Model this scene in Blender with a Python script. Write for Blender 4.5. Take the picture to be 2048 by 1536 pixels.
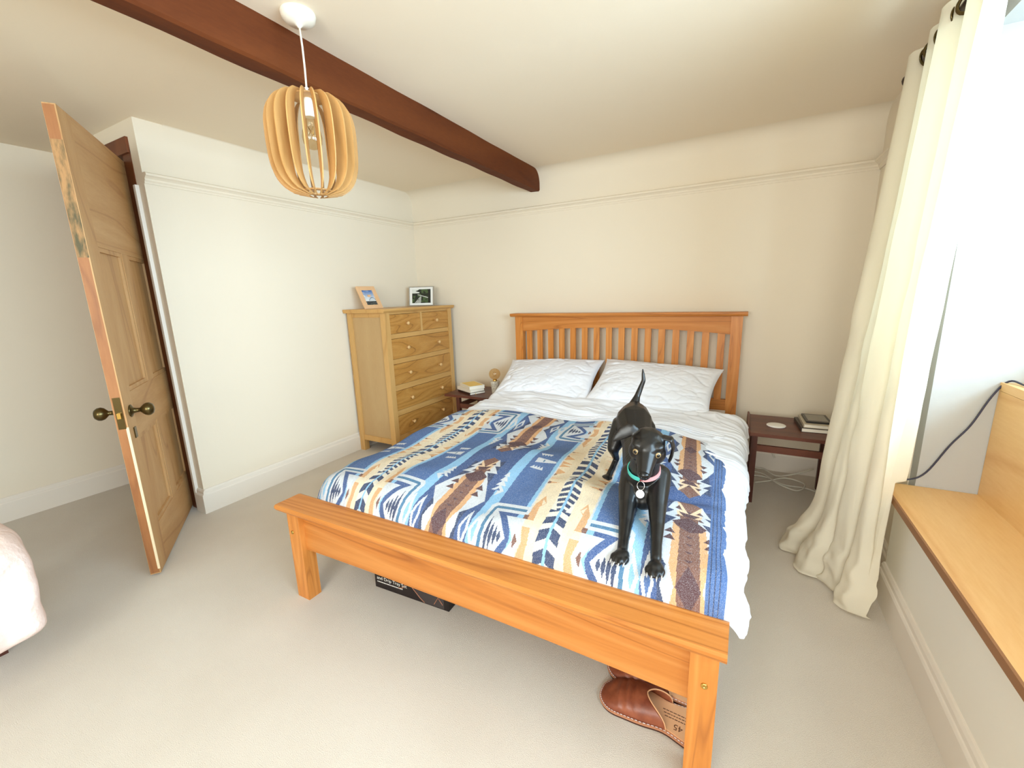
import bpy, bmesh, math, random
import numpy as np
from mathutils import Vector, Matrix

random.seed(7); rng = np.random.default_rng(7)
for o in list(bpy.data.objects): bpy.data.objects.remove(o)
SC = bpy.context.scene
COL = SC.collection
PI = math.pi

# ------------------------------------------------------------------ camera
cam_d = bpy.data.cameras.new('camera'); cam = bpy.data.objects.new('camera', cam_d); COL.objects.link(cam)
YAW, PITCH, ROLL, CAMH = math.radians(-28.801), math.radians(11.888), math.radians(1.788), 1.15
fw = Vector((math.sin(YAW)*math.cos(PITCH), math.cos(YAW)*math.cos(PITCH), -math.sin(PITCH)))
rt = fw.cross(Vector((0, 0, 1))).normalized(); dn = fw.cross(rt)
c_, s_ = math.cos(ROLL), math.sin(ROLL)
rt, dn = c_*rt + s_*dn, -s_*rt + c_*dn
m = Matrix.Identity(4)
for i in range(3):
    m[i][0], m[i][1], m[i][2] = rt[i], -dn[i], -fw[i]
m[2][3] = CAMH
cam.matrix_world = m
cam_d.sensor_fit = 'HORIZONTAL'; cam_d.sensor_width = 36.0; cam_d.lens = 36.0*850.76/2048
cam_d.clip_start = 0.02
SC.camera = cam

# ------------------------------------------------------------------ light
world = bpy.data.worlds.new('world'); SC.world = world; world.use_nodes = True
bg = world.node_tree.nodes['Background']
bg.inputs[0].default_value = (1.0, 0.94, 0.84, 1); bg.inputs[1].default_value = 0.7

def area(name, loc, rot, sx, sy, power, col):
    l = bpy.data.lights.new(name, 'AREA'); l.shape = 'RECTANGLE'; l.size = sx; l.size_y = sy
    l.energy = power; l.color = col
    o = bpy.data.objects.new(name, l); COL.objects.link(o); o.location = loc; o.rotation_euler = rot
    return o
# daylight entering through the window in the right wall
area('window_daylight', (1.75, 0.20, 1.45), (0, math.radians(86), 0), 1.7, 2.8, 188, (0.57, 0.80, 1.0))
# soft fill light added behind the camera, outside a made-up window
area('near_fill_light', (-0.20, -1.80, 1.35), (math.radians(90), 0, 0), 1.5, 1.0, 52, (0.95, 0.95, 0.92))
SC.view_settings.view_transform = 'Standard'; SC.view_settings.look = 'None'
SC.view_settings.exposure = 0.72; SC.view_settings.gamma = 1.0
SC.view_settings.use_curve_mapping = False

# ------------------------------------------------------------------ materials
def lin(c):
    return tuple((v/255/12.92 if v/255 <= 0.04045 else ((v/255+0.055)/1.055)**2.4) for v in c)
def mat(name, rgb=(200, 200, 200), rough=0.6, metal=0.0, spec=0.5):
    m_ = bpy.data.materials.new(name); m_.use_nodes = True
    b = m_.node_tree.nodes['Principled BSDF']
    b.inputs['Base Color'].default_value = (*lin(rgb), 1)
    b.inputs['Roughness'].default_value = rough; b.inputs['Metallic'].default_value = metal
    b.inputs['Specular IOR Level'].default_value = spec
    return m_
def N(m_, typ, **kw):
    n = m_.node_tree.nodes.new(typ)
    for k, v in kw.items(): setattr(n, k, v)
    return n
def L(m_, a, b): m_.node_tree.links.new(a, b)
def coords(m_, scale=(1, 1, 1), kind='Object', rot=(0, 0, 0)):
    tc = N(m_, 'ShaderNodeTexCoord'); mp = N(m_, 'ShaderNodeMapping')
    mp.inputs['Scale'].default_value = scale; mp.inputs['Rotation'].default_value = rot
    L(m_, tc.outputs[kind], mp.inputs['Vector']); return mp.outputs['Vector']
def noise(m_, vec, scale, detail=2, rough=0.5, dist=0.0):
    n = N(m_, 'ShaderNodeTexNoise'); n.inputs['Scale'].default_value = scale
    n.inputs['Detail'].default_value = detail; n.inputs['Roughness'].default_value = rough
    n.inputs['Distortion'].default_value = dist
    L(m_, vec, n.inputs['Vector']); return n.outputs['Fac']
def ramp(m_, fac, stops):
    r = N(m_, 'ShaderNodeValToRGB'); e = r.color_ramp.elements
    while len(e) < len(stops): e.new(0.5)
    for i, (p, c) in enumerate(stops): e[i].position = p; e[i].color = (*lin(c), 1)
    L(m_, fac, r.inputs['Fac']); return r.outputs['Color']
def math_(m_, op, a, b=None):
    n = N(m_, 'ShaderNodeMath', operation=op)
    for i, v in enumerate((a, b)):
        if v is None: continue
        if isinstance(v, (int, float)): n.inputs[i].default_value = v
        else: L(m_, v, n.inputs[i])
    return n.outputs[0]
def mixc(m_, fac, a, b, mode='MIX'):
    n = N(m_, 'ShaderNodeMix', data_type='RGBA', blend_type=mode)
    if isinstance(fac, (int, float)): n.inputs[0].default_value = fac
    else: L(m_, fac, n.inputs[0])
    for i, v in ((6, a), (7, b)):
        if isinstance(v, tuple): n.inputs[i].default_value = (*lin(v), 1)
        else: L(m_, v, n.inputs[i])
    return n.outputs[2]
def bump(m_, h, strength=0.2, dist=0.01):
    b = N(m_, 'ShaderNodeBump'); b.inputs['Strength'].default_value = strength; b.inputs['Distance'].default_value = dist
    L(m_, h, b.inputs['Height']); L(m_, b.outputs['Normal'], m_.node_tree.nodes['Principled BSDF'].inputs['Normal'])
def setc(m_, col): L(m_, col, m_.node_tree.nodes['Principled BSDF'].inputs['Base Color'])

def wood(name, pale, mid, dark, axis='X', rough=0.38, rings=9.0, freq=5.0, stretch=0.13, spec=0.45):
    m_ = mat(name, mid, rough, 0, spec)
    sc = [1, 1, 1]; sc['XYZ'.index(axis)] = stretch
    v = coords(m_, tuple(sc))
    n1 = noise(m_, v, freq, 1.2, 0.45, 0.15)
    g = math_(m_, 'PINGPONG', math_(m_, 'MULTIPLY', n1, rings*2), 1.0)
    base = ramp(m_, g, [(0.0, pale), (0.55, mid), (0.86, mid), (1.0, dark)])
    v2 = coords(m_, tuple((s if s < 1 else 1.0) for s in [x if x < 1 else 1 for x in sc]))
    fine = noise(m_, v2, 120, 2, 0.6)
    big = noise(m_, v, 1.7, 2, 0.5)
    c = mixc(m_, 0.22, base, ramp(m_, fine, [(0.3, dark), (0.7, pale)]), 'MIX')
    c = mixc(m_, 0.30, c, ramp(m_, big, [(0.3, mid), (0.7, pale)]), 'MIX')
    setc(m_, c); bump(m_, fine, 0.06, 0.002)
    return m_

M = {}
M['wall'] = mat('wall_paint', (238, 225, 204), 0.85, 0, 0.25)
bump(M['wall'], noise(M['wall'], coords(M['wall']), 14, 4), 0.10, 0.012)
M['ceil'] = mat('ceiling_paint', (243, 228, 205), 0.9, 0, 0.2)
bump(M['ceil'], noise(M['ceil'], coords(M['ceil']), 9, 4), 0.10, 0.012)
M['trim'] = mat('trim_paint', (238, 228, 215), 0.5, 0, 0.4)
M['panel'] = mat('panel_paint', (246, 240, 228), 0.6, 0, 0.3)
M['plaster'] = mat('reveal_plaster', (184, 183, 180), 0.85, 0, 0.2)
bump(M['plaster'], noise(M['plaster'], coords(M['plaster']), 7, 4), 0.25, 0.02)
M['carpet'] = mat('carpet', (226, 219, 204), 0.98, 0, 0.05)
_v = coords(M['carpet']); _n = noise(M['carpet'], _v, 420, 3, 0.7); _n2 = noise(M['carpet'], _v, 3.0, 3)
_c = mixc(M['carpet'], 0.5, ramp(M['carpet'], _n, [(0.25, (206, 194, 179)), (0.75, (242, 233, 222))]), ramp(M['carpet'], _n2, [(0.3, (222, 211, 197)), (0.7, (234, 225, 213))]))
setc(M['carpet'], _c); bump(M['carpet'], _n, 0.6, 0.006)
M['beam'] = wood('beam_stain', (112, 58, 24), (94, 45, 17), (66, 30, 10), 'Y', 0.7, 3, 4, 0.2, 0.2)
M['pine_x'] = wood('bed_pine_across', (214, 144, 76), (196, 120, 52), (142, 72, 22), 'X', 0.46, 9, 8.0, 0.045, 0.3)
M['pine_y'] = wood('bed_pine_length', (226, 156, 80), (210, 134, 56), (164, 88, 28), 'Y', 0.33)
M['pine_z'] = wood('bed_pine_upright', (224, 152, 78), (204, 126, 52), (156, 84, 30), 'Z', 0.42, 9, 11, 0.07)
M['chest_z'] = wood('chest_frame_wood', (214, 170, 108), (204, 158, 94), (178, 128, 66), 'Z', 0.42, 4, 5)
M['chest_y'] = wood('chest_top_wood', (212, 166, 102), (202, 154, 88), (176, 124, 62), 'Y', 0.38, 5, 5)
M['veneer'] = wood('chest_side_veneer', (194, 160, 112), (186, 150, 102), (172, 132, 84), 'Z', 0.5, 2, 4)
M['drawer'] = wood('drawer_front_wood', (204, 152, 82), (186, 130, 60), (122, 72, 24), 'Y', 0.36, 13, 5.5, 0.2)
M['knob'] = mat('knob_wood', (222, 180, 122), 0.4)
M['door'] = wood('door_pine', (204, 160, 108), (190, 142, 88), (158, 106, 56), 'Z', 0.5, 4, 6)
M['doorx'] = wood('door_pine_cross', (204, 160, 108), (190, 142, 88), (160, 108, 58), 'X', 0.5, 4, 6)
M['frame_dark'] = wood('door_frame_stain', (122, 66, 34), (100, 48, 22), (64, 26, 10), 'Z', 0.4, 3, 6)
M['paint_line'] = mat('old_cream_paint', (238, 216, 176), 0.6)
M['dooredge'] = wood('door_edge_shade', (176, 118, 70), (156, 98, 54), (120, 68, 34), 'Z', 0.5, 4, 8)  # door pine darkened: shade on the leading edge put into the colour
M['oldpaint'] = mat('old_green_paint', (104, 88, 54), 0.6)
setc(M['oldpaint'], ramp(M['oldpaint'], noise(M['oldpaint'], coords(M['oldpaint'], (1, 1, 0.3)), 60, 4), [(0.35, (84, 76, 46)), (0.62, (176, 130, 80))]))
M['brass'] = mat('aged_brass', (96, 82, 50), 0.28, 0.9)
M['gold'] = mat('bright_brass', (214, 176, 96), 0.25, 1.0)
M['teak_x'] = wood('teak_across', (112, 62, 44), (96, 50, 36), (66, 30, 20), 'X', 0.42, 4, 6)
M['teak_z'] = wood('teak_upright', (92, 48, 36), (78, 38, 28), (54, 24, 16), 'Z', 0.42, 4, 6)
M['seat'] = wood('window_seat_wood', (242, 202, 144), (234, 186, 122), (212, 150, 84), 'Y', 0.4, 3, 3)
M['seat_edge'] = mat('seat_board_edge', (150, 104, 66), 0.6)
M['linen'] = mat('white_cotton', (238, 240, 248), 0.9, 0, 0.1)
bump(M['linen'], noise(M['linen'], coords(M['linen']), 600, 2), 0.08, 0.001)
M['stitch'] = mat('white_stitching', (246, 246, 250), 0.8)
M['mattress'] = mat('mattress_ticking', (226, 224, 222), 0.9)
M['plastic'] = mat('white_plastic', (240, 232, 216), 0.4)
M['cord'] = mat('white_cord', (232, 220, 200), 0.5)
M['ply'] = wood('birch_ply', (214, 168, 108), (204, 154, 92), (180, 128, 66), 'Z', 0.5, 3, 5)
M['dark'] = mat('dark_metal', (60, 38, 28), 0.4, 0.6)
M['black'] = mat('black_plastic', (28, 27, 28), 0.35)
M['steel'] = mat('steel', (205, 205, 205), 0.25, 1.0)
M['white'] = mat('white_card', (244, 242, 236), 0.6)
M['concrete'] = mat('speckled_stoneware', (214, 206, 190), 0.7)
setc(M['concrete'], ramp(M['concrete'], noise(M['concrete'], coords(M['concrete']), 160, 3), [(0.38, (168, 158, 142)), (0.55, (222, 214, 198))]))
M['leather'] = mat('brown_leather', (142, 74, 48), 0.42, 0, 0.5)
setc(M['leather'], ramp(M['leather'], noise(M['leather'], coords(M['leather']), 26, 4), [(0.3, (116, 54, 34)), (0.7, (164, 92, 62))]))
bump(M['leather'], noise(M['leather'], coords(M['leather']), 38, 3), 0.25, 0.004)
M['insole'] = mat('tan_insole', (224, 170, 126), 0.55)
M['sole'] = mat('tan_sole_edge', (190, 130, 96), 0.6)
M['sole_dark'] = mat('dark_sole', (70, 34, 24), 0.7)
M['print_brown'] = mat('brown_print', (96, 54, 30), 0.6)
M['pink'] = mat('pale_pink_fleece', (246, 222, 212), 0.95, 0, 0.1)
bump(M['pink'], noise(M['pink'], coords(M['pink']), 60, 4), 0.5, 0.01)
M['cable_blue'] = mat('dark_blue_cable', (46, 46, 66), 0.5)
M['cable_grey'] = mat('grey_white_cable', (228, 222, 208), 0.5)
M['copper'] = mat('copper_print', (176, 116, 84), 0.5)
M['box'] = mat('black_card', (30, 20, 20), 0.45)
M['box_grey'] = mat('charcoal_print', (66, 58, 58), 0.45)

def glass_mat(name, tint, mixv):
    g = mat(name, tint, 0.05)
    nt = g.node_tree; out = nt.nodes['Material Output']; b = nt.nodes['Principled BSDF']
    gl = N(g, 'ShaderNodeBsdfGlossy'); gl.inputs['Roughness'].default_value = 0.03
    tr = N(g, 'ShaderNodeBsdfTransparent'); tr.inputs['Color'].default_value = (*lin(tint), 1)
    fr = N(g, 'ShaderNodeLayerWeight'); fr.inputs['Blend'].default_value = 0.35
    fac = math_(g, 'ADD', math_(g, 'MULTIPLY', math_(g, 'POWER', fr.outputs['Facing'], 3.0), 0.35), 0.05)
    mx = N(g, 'ShaderNodeMixShader'); L(g, fac, mx.inputs[0]); L(g, tr.outputs[0], mx.inputs[1]); L(g, gl.outputs[0], mx.inputs[2])
    L(g, mx.outputs[0], out.inputs['Surface']); nt.nodes.remove(b)
    return g
M['bulb'] = glass_mat('clear_bulb_glass', (246, 236, 216), 0.9)
M['amber'] = glass_mat('amber_bulb_glass', (248, 232, 204), 0.9)
M['pane'] = glass_mat('window_glass', (250, 252, 252), 0.9)

M['curtain'] = mat('cream_curtain_cloth', (242, 235, 217), 0.9, 0, 0.1)
_m = M['curtain']; _b = _m.node_tree.nodes['Principled BSDF']; _t = N(_m, 'ShaderNodeBsdfTranslucent')
_t.inputs['Color'].default_value = (*lin((250, 234, 194)), 1); _x = N(_m, 'ShaderNodeMixShader'); _x.inputs[0].default_value = 0.28
L(_m, _b.outputs[0], _x.inputs[1]); L(_m, _t.outputs[0], _x.inputs[2]); L(_m, _x.outputs[0], _m.node_tree.nodes['Material Output'].inputs['Surface'])
bump(_m, noise(_m, coords(_m), 500, 2), 0.1, 0.001)

def attr_mat(name, rough=0.85, weave=0.0, spec=0.1):
    a = mat(name, (200, 200, 200), rough, 0, spec)
    at_ = N(a, 'ShaderNodeAttribute'); at_.attribute_name = 'print'
    col = at_.outputs['Color']
    if weave:
        n = noise(a, coords(a, (1, 0.22, 1)), 520, 2, 0.7)
        w = ramp(a, n, [(0.25, (196, 196, 200)), (0.6, (255, 255, 255))])
        mx = N(a, 'ShaderNodeMix', data_type='RGBA', blend_type='MULTIPLY'); mx.inputs[0].default_value = weave
        L(a, col, mx.inputs[6]); L(a, w, mx.inputs[7]); col = mx.outputs[2]
        n3 = noise(a, coords(a, (1, 0.3, 1)), 620, 3, 0.75); hf = math_(a, 'MULTIPLY', math_(a, 'MAXIMUM', math_(a, 'SUBTRACT', n3, 0.48), 0.0), 1.5)
        col = mixc(a, hf, col, (222, 224, 230))
        bump(a, n, 0.25, 0.002)
    setc(a, col); return a
M['blanket'] = attr_mat('woven_blanket_print', 0.95, 0.6, 0.05)
M['photo'] = attr_mat('photo_print', 0.25, 0, 0.5)

# dog coat
M['coat'] = mat('black_short_coat', (17, 15, 15), 0.36, 0, 0.55)
bump(M['coat'], noise(M['coat'], coords(M['coat'], (1, 1, 1)), 260, 2), 0.06, 0.002)
M['dognose'] = mat('black_nose', (12, 12, 14), 0.25)
M['iris'] = mat('amber_iris', (158, 132, 92), 0.1)
M['pupil'] = mat('black_pupil', (6, 6, 6), 0.08)
M['eyerim'] = mat('dark_eyelid', (10, 9, 9), 0.4)
M['claw'] = mat('pale_claw', (196, 190, 184), 0.4)
M['teal'] = mat('teal_collar_webbing', (86, 206, 192), 0.6)
M['pinkweb'] = mat('pink_collar_webbing', (226, 160, 160), 0.6)
M['red'] = mat('red_brown_buckle', (110, 40, 40), 0.4)
M['tag'] = mat('brushed_tag', (226, 224, 226), 0.45, 0.3)

# ------------------------------------------------------------------ helpers
def tag(o, label=None, cat=None, group=None, kind=None):
    if label: o['label'] = label
    if cat: o['category'] = cat
    if group: o['group'] = group
    if kind: o['kind'] = kind
    return o
def thing(name, label, cat, loc=(0, 0, 0), rot=(0, 0, 0), group=None, kind=None):
    o = bpy.data.objects.new(name, None); COL.objects.link(o); o.empty_display_size = 0.05
    o.location = loc; o.rotation_euler = rot
    return tag(o, label, cat, group, kind)
def link(name, me, material, parent=None, smooth=False, off=None):
    if off is not None: me.transform(Matrix.Translation(-Vector(off)))
    if isinstance(material, str): material = M[material]
    if material is not None and not me.materials: me.materials.append(material)
    if smooth: me.polygons.foreach_set('use_smooth', [True]*len(me.polygons))
    o = bpy.data.objects.new(name, me); COL.objects.link(o)
    if parent is not None: o.parent = parent
    return o
def bobj(name, bm, material, parent=None, smooth=False, off=None, bevel=0.0, seg=1):
    if bevel:
        bmesh.ops.bevel(bm, geom=[e for e in bm.edges if e.calc_face_angle(0) > 0.5], offset=bevel, segments=seg, affect='EDGES', profile=0.5)
    bmesh.ops.recalc_face_normals(bm, faces=bm.faces)
    me = bpy.data.meshes.new(name); bm.to_mesh(me); bm.free()
    if smooth:
        link_o = link(name, me, material, parent, True, off)
        if bevel or smooth == 'auto':
            me.set_sharp_from_angle(angle=math.radians(40))
        return link_o
    return link(name, me, material, parent, False, off)
def box(bm, x0, x1, y0, y1, z0, z1):
    v = [bm.verts.new((x, y, z)) for x in (x0, x1) for y in (y0, y1) for z in (z0, z1)]
    for f in ((0, 1, 3, 2), (4, 6, 7, 5), (0, 4, 5, 1), (2, 3, 7, 6), (0, 2, 6, 4), (1, 5, 7, 3)):
        bm.faces.new([v[i] for i in f])
    return bm
def boxo(name, b, material, parent=None, bevel=0.003, off=None):
    bm = bmesh.new(); box(bm, *b); return bobj(name, bm, material, parent, False, off, bevel)
def prism(bm, pts, fn0, fn1):
    """closed 2D polygon swept between two placements"""
    a = [bm.verts.new(fn0(*p)) for p in pts]; b = [bm.verts.new(fn1(*p)) for p in pts]
    n = len(pts)
    bm.faces.new(a); bm.faces.new(b[::-1])
    for i in range(n): bm.faces.new((a[i], b[i], b[(i+1) % n], a[(i+1) % n]))
    return bm
def lathe(bm, prof, center=(0, 0, 0), seg=24, axis='Z', cap=True):
    rings = []
    for r, h in prof:
        ring = []
        for k in range(seg):
            a = 2*PI*k/seg; p = [r*math.cos(a), r*math.sin(a), h]
            if axis == 'X': p = [p[2], p[0], p[1]]
            elif axis == 'Y': p = [p[0], p[2], p[1]]
            ring.append(bm.verts.new((p[0]+center[0], p[1]+center[1], p[2]+center[2])))
        rings.append(ring)
    for a, b in zip(rings, rings[1:]):
        for k in range(seg): bm.faces.new((a[k], a[(k+1) % seg], b[(k+1) % seg], b[k]))
    if cap:
        bm.faces.new(rings[0][::-1]); bm.faces.new(rings[-1])
    return bm
def tube(bm, pts, r, seg=8, closed=False):
    pts = [Vector(p) for p in pts]; n = len(pts); rings = []
    rr = r if hasattr(r, '__len__') else [r]*n
    up = Vector((0, 0, 1)); prev = None
    for i, p in enumerate(pts):
        a = pts[(i-1) % n] if (i > 0 or closed) else p; b = pts[(i+1) % n] if (i < n-1 or closed) else p
        t = (b-a).normalized()
        ref = prev if prev is not None else (up if abs(t.z) < 0.9 else Vector((1, 0, 0)))
        s = t.cross(ref)
        if s.length < 1e-5: s = t.cross(Vector((1, 0, 0)))
        s.normalize(); u = s.cross(t).normalized(); prev = u
        rings.append([bm.verts.new(p + rr[i]*(math.cos(2*PI*k/seg)*u + math.sin(2*PI*k/seg)*s)) for k in range(seg)])
    m_ = n if closed else n-1
    for i in range(m_):
        a, b = rings[i], rings[(i+1) % n]
        for k in range(seg): bm.faces.new((a[k], a[(k+1) % seg], b[(k+1) % seg], b[k]))
    if not closed: bm.faces.new(rings[0][::-1]); bm.faces.new(rings[-1])
    return bm
def smooth_path(pts, k=6):
    pts = [Vector(p) for p in pts]; out = []
    P = [pts[0]] + pts + [pts[-1]]
    for i in range(1, len(P)-2):
        for j in range(k):
            t = j/k; a, b, c, d = P[i-1:i+3]
            out.append(0.5*((2*b)+(c-a)*t+(2*a-5*b+4*c-d)*t*t+(3*b-a-3*c+d)*t**3))
    out.append(pts[-1]); return out
def grid_mesh(name, P, colors=None, wrap=False):
    """P: (n,m,3) array; colors: (n-1,m-1,3) linear per-face colours"""
    n, m_, _ = P.shape; me = bpy.data.meshes.new(name)
    idx = np.arange(n*m_).reshape(n, m_)
    q = np.stack([idx[:-1, :-1], idx[1:, :-1], idx[1:, 1:], idx[:-1, 1:]], -1).reshape(-1, 4)
    me.vertices.add(n*m_); me.vertices.foreach_set('co', P.reshape(-1).astype(np.float32))
    me.loops.add(q.size); me.loops.foreach_set('vertex_index', q.reshape(-1).astype(np.int32))
    me.polygons.add(len(q)); me.polygons.foreach_set('loop_start', (np.arange(len(q))*4).astype(np.int32))
    me.polygons.foreach_set('loop_total', np.full(len(q), 4, np.int32))
    me.update(calc_edges=True); me.validate()
    if colors is not None:
        c = colors.reshape(-1, 3); a = me.attributes.new('print', 'FLOAT_COLOR', 'CORNER')
        rgba = np.ones((len(c), 4, 4), np.float32); rgba[:, :, :3] = c[:, None, :]
        a.data.foreach_set('color', rgba.reshape(-1))
    return me
def vnoise(x, y, seed=0):
    """smooth 2D value noise, vectorised, about -1..1"""
    r = np.random.default_rng(seed).uniform(-1, 1, (64, 64))
    xi = np.floor(x).astype(int); yi = np.floor(y).astype(int); fx = x-xi; fy = y-yi
    fx = fx*fx*fx*(fx*(fx*6-15)+10); fy = fy*fy*fy*(fy*(fy*6-15)+10)
    g = lambda i, j: r[i % 64, j % 64]
    return (g(xi, yi)*(1-fx)+g(xi+1, yi)*fx)*(1-fy)+(g(xi, yi+1)*(1-fx)+g(xi+1, yi+1)*fx)*fy
def sstep(a, b, x):
    t = np.clip((x-a)/(b-a), 0, 1); return t*t*(3-2*t)
def text_mesh(body, size, depth=0.0):
    cu = bpy.data.curves.new('lettering', 'FONT'); cu.body = body; cu.size = size; cu.extrude = depth
    o = bpy.data.objects.new('lettering', cu); COL.objects.link(o)
    dg = bpy.context.evaluated_depsgraph_get(); me = bpy.data.meshes.new_from_object(o.evaluated_get(dg))
    bpy.data.objects.remove(o); bpy.data.curves.remove(cu); me.materials.clear(); return me
def bake(o):
    dg = bpy.context.evaluated_depsgraph_get(); me = bpy.data.meshes.new_from_object(o.evaluated_get(dg))
    o.modifiers.clear(); o.data = me

# ------------------------------------------------------------------ room shell
XL, YB, ZC = -2.591, 3.025, 2.018       # left wall, back wall, ceiling
XR = 0.565                              # right wall face
XA, YR = -3.534, 1.102                  # alcove wall, return wall
Y0 = -1.6
def struct(o): o['kind'] = 'structure'; return o
def S(name, b, material, bevel=0.0): return struct(boxo(name, b, material, None, bevel))
S('floor', (-4.6, 1.6, Y0-0.6, YB+0.15, -0.1, 0.0), 'carpet')
S('ceiling', (-4.6, 1.6, Y0-0.6, YB+0.15, ZC, ZC+0.12), 'ceil')
# back wall with a softly rounded turn into the ceiling
bm = bmesh.new(); r = 0.09
prof = [(YB+0.15, -0.1), (YB, -0.1), (YB, ZC-r)] + [(YB-r+r*math.cos(a), ZC-r+r*math.sin(a)) for a in [PI/2*k/8 for k in range(1, 9)]] + [(YB-r, ZC+0.05), (YB+0.15, ZC+0.05)]
prism(bm, prof, lambda y, z: (XL-0.1, y, z), lambda y, z: (1.2, y, z)); struct(bobj('wall_back', bm, 'wall', None, 'auto'))
bm = bmesh.new()
r = 0.010; prof = [(XL-0.12, -0.1), (XL, -0.1), (XL, ZC-r)] + [(XL+r-r*math.cos(a), ZC-r+r*math.sin(a)) for a in [PI/2*k/6 for k in range(1, 7)]] + [(XL+r, ZC+0.05), (XL-0.12, ZC+0.05)]
prism(bm, prof, lambda x, z: (x, YR+0.12, z), lambda x, z: (x, YB+0.1, z)); struct(bobj('wall_left', bm, 'wall', None, 'auto'))
# return wall with the doorway
bm = bmesh.new()
box(bm, -2.665, XL, YR, YR+0.12, -0.05, ZC+0.05)
box(bm, -3.52, -2.665, YR, YR+0.12, 1.90, ZC+0.05)
box(bm, XA-0.1, -3.52, YR, YR+0.12, -0.05, ZC+0.05)
struct(bobj('wall_return', bm, 'wall'))
S('wall_alcove', (XA-0.12, XA, Y0-0.6, 2.6, -0.1, ZC+0.05), 'wall')
S('wall_hall', (XA-0.1, XL-0.1, 2.3, 2.4, -0.1, ZC+0.05), 'wall')
bm = bmesh.new()
box(bm, -4.6, -1.00, Y0-0.12, Y0, -0.1, ZC+0.05); box(bm, 0.60, 1.1, Y0-0.12, Y0, -0.1, ZC+0.05); box(bm, -1.00, 0.60, Y0-0.12, Y0, -0.1, 0.82); box(bm, -1.00, 0.60, Y0-0.12, Y0, 1.86, ZC+0.05)
struct(bobj('wall_near', bm, 'wall'))
w2 = thing('fill_window', None, None, (-0.20, Y0-0.06, 0.82)); w2['kind'] = 'structure'; w2o = (-0.20, Y0-0.06, 0.82)  # unseen window, added to let the fill light in
for nm, b in (('frame_rail', (-1.00, 0.60, Y0-0.09, Y0-0.03, 0.82, 0.87)), ('frame_rail', (-1.00, 0.60, Y0-0.09, Y0-0.03, 1.81, 1.86)), ('frame_stile', (-1.00, -0.95, Y0-0.09, Y0-0.03, 0.87, 1.81)), ('frame_stile', (0.55, 0.60, Y0-0.09, Y0-0.03, 0.87, 1.81)), ('mullion', (-0.225, -0.175, Y0-0.085, Y0-0.035, 0.87, 1.81))):
    boxo(nm, b, 'trim', w2, 0.003, w2o)
for xa, xb_ in ((-0.95, -0.225), (-0.175, 0.55)): boxo('pane', (xa, xb_, Y0-0.062, Y0-0.058, 0.87, 1.81), 'pane', w2, 0, w2o)

S('wall_light_blocker', (XA, -2.75, Y0, -0.15, -0.05, ZC+0.05), 'wall')  # unseen block, added to keep the fill light off the alcove wall
# right wall round the deep window recess
YW0, YW1, ZS, ZH = -0.85, 1.885, 0.45, 1.85
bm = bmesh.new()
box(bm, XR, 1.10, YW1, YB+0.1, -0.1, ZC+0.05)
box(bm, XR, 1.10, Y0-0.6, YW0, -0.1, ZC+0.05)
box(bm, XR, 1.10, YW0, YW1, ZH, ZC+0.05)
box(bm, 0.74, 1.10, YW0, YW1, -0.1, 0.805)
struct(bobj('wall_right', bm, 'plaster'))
S('wall_corner', (XR-0.004, XR, YW1+0.06, YB, -0.05, ZC+0.04), 'wall')
S('wall_panel', (0.522, 0.70, YW0-0.6, YW1, -0.1, ZS-0.0222), 'panel')

def rail(name, prof, a, b, nrm, material='trim'):
    """moulding: prof = (distance out of the wall, height)"""
    bm = bmesh.new(); n = Vector(nrm); a = Vector(a); b = Vector(b)
    prism(bm, prof, lambda d, z: a+n*d+Vector((0, 0, z)), lambda d, z: b+n*d+Vector((0, 0, z)))
    return struct(bobj(name, bm, material))
PR = [(0, 0), (0.006, 0.0), (0.008, 0.008), (0.014, 0.014), (0.014, 0.022), (0.024, 0.03), (0.032, 0.034), (0.032, 0.044), (0.024, 0.049), (0.0, 0.049)]
ZR = 1.727
rail('trim_1', PR, (XL, YR+0.0, ZR), (XL, YB, ZR), (1, 0, 0), 'wall')
rail('trim_2', PR, (XL, YB, ZR), (XR, YB, ZR), (0, -1, 0), 'wall')
rail('trim_3', PR, (XR-0.004, YB, ZR), (XR-0.004, YW1+0.06, ZR), (-1, 0, 0), 'wall')
BB = [(0, 0), (0.018, 0), (0.018, 0.105), (0.015, 0.112), (0.012, 0.115), (0.011, 0.128), (0.006, 0.137), (0.0, 0.137)]
rail('baseboard_left', BB, (XL, YR, 0), (XL, YB, 0), (1, 0, 0))
rail('baseboard_return', BB, (XL+0.018, YR, 0), (-2.648, YR, 0), (0, -1, 0))
rail('baseboard_back', BB, (XL, YB, 0), (XR, YB, 0), (0, -1, 0))
rail('baseboard_alcove', BB, (XA, -0.15, 0), (XA, YR, 0), (1, 0, 0))
rail('baseboard_right', BB, (0.522, YW0-0.6, 0), (0.522, YW1, 0), (-1, 0, 0))
rail('baseboard_corner', BB, (XR-0.004, YW1, 0), (XR-0.004, YB, 0), (-1, 0, 0))

# door lining and white strip at the corner
bm = bmesh.new()
box(bm, -2.745, -2.665, YR-0.002, YR+0.13, 0, 1.90); box(bm, -3.52, -2.665, YR-0.012, YR+0.13, 1.875, 1.945); box(bm, -3.52, -3.45, YR-0.012, YR+0.13, 0, 1.875)
struct(bobj('trim_4', bm, 'frame_dark', None, False, None, 0.004))
struct(boxo('trim_5', (-2.668, -2.648, YR-0.016, YR+0.002, 0.0, ZR), 'trim', None, 0.004))

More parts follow.
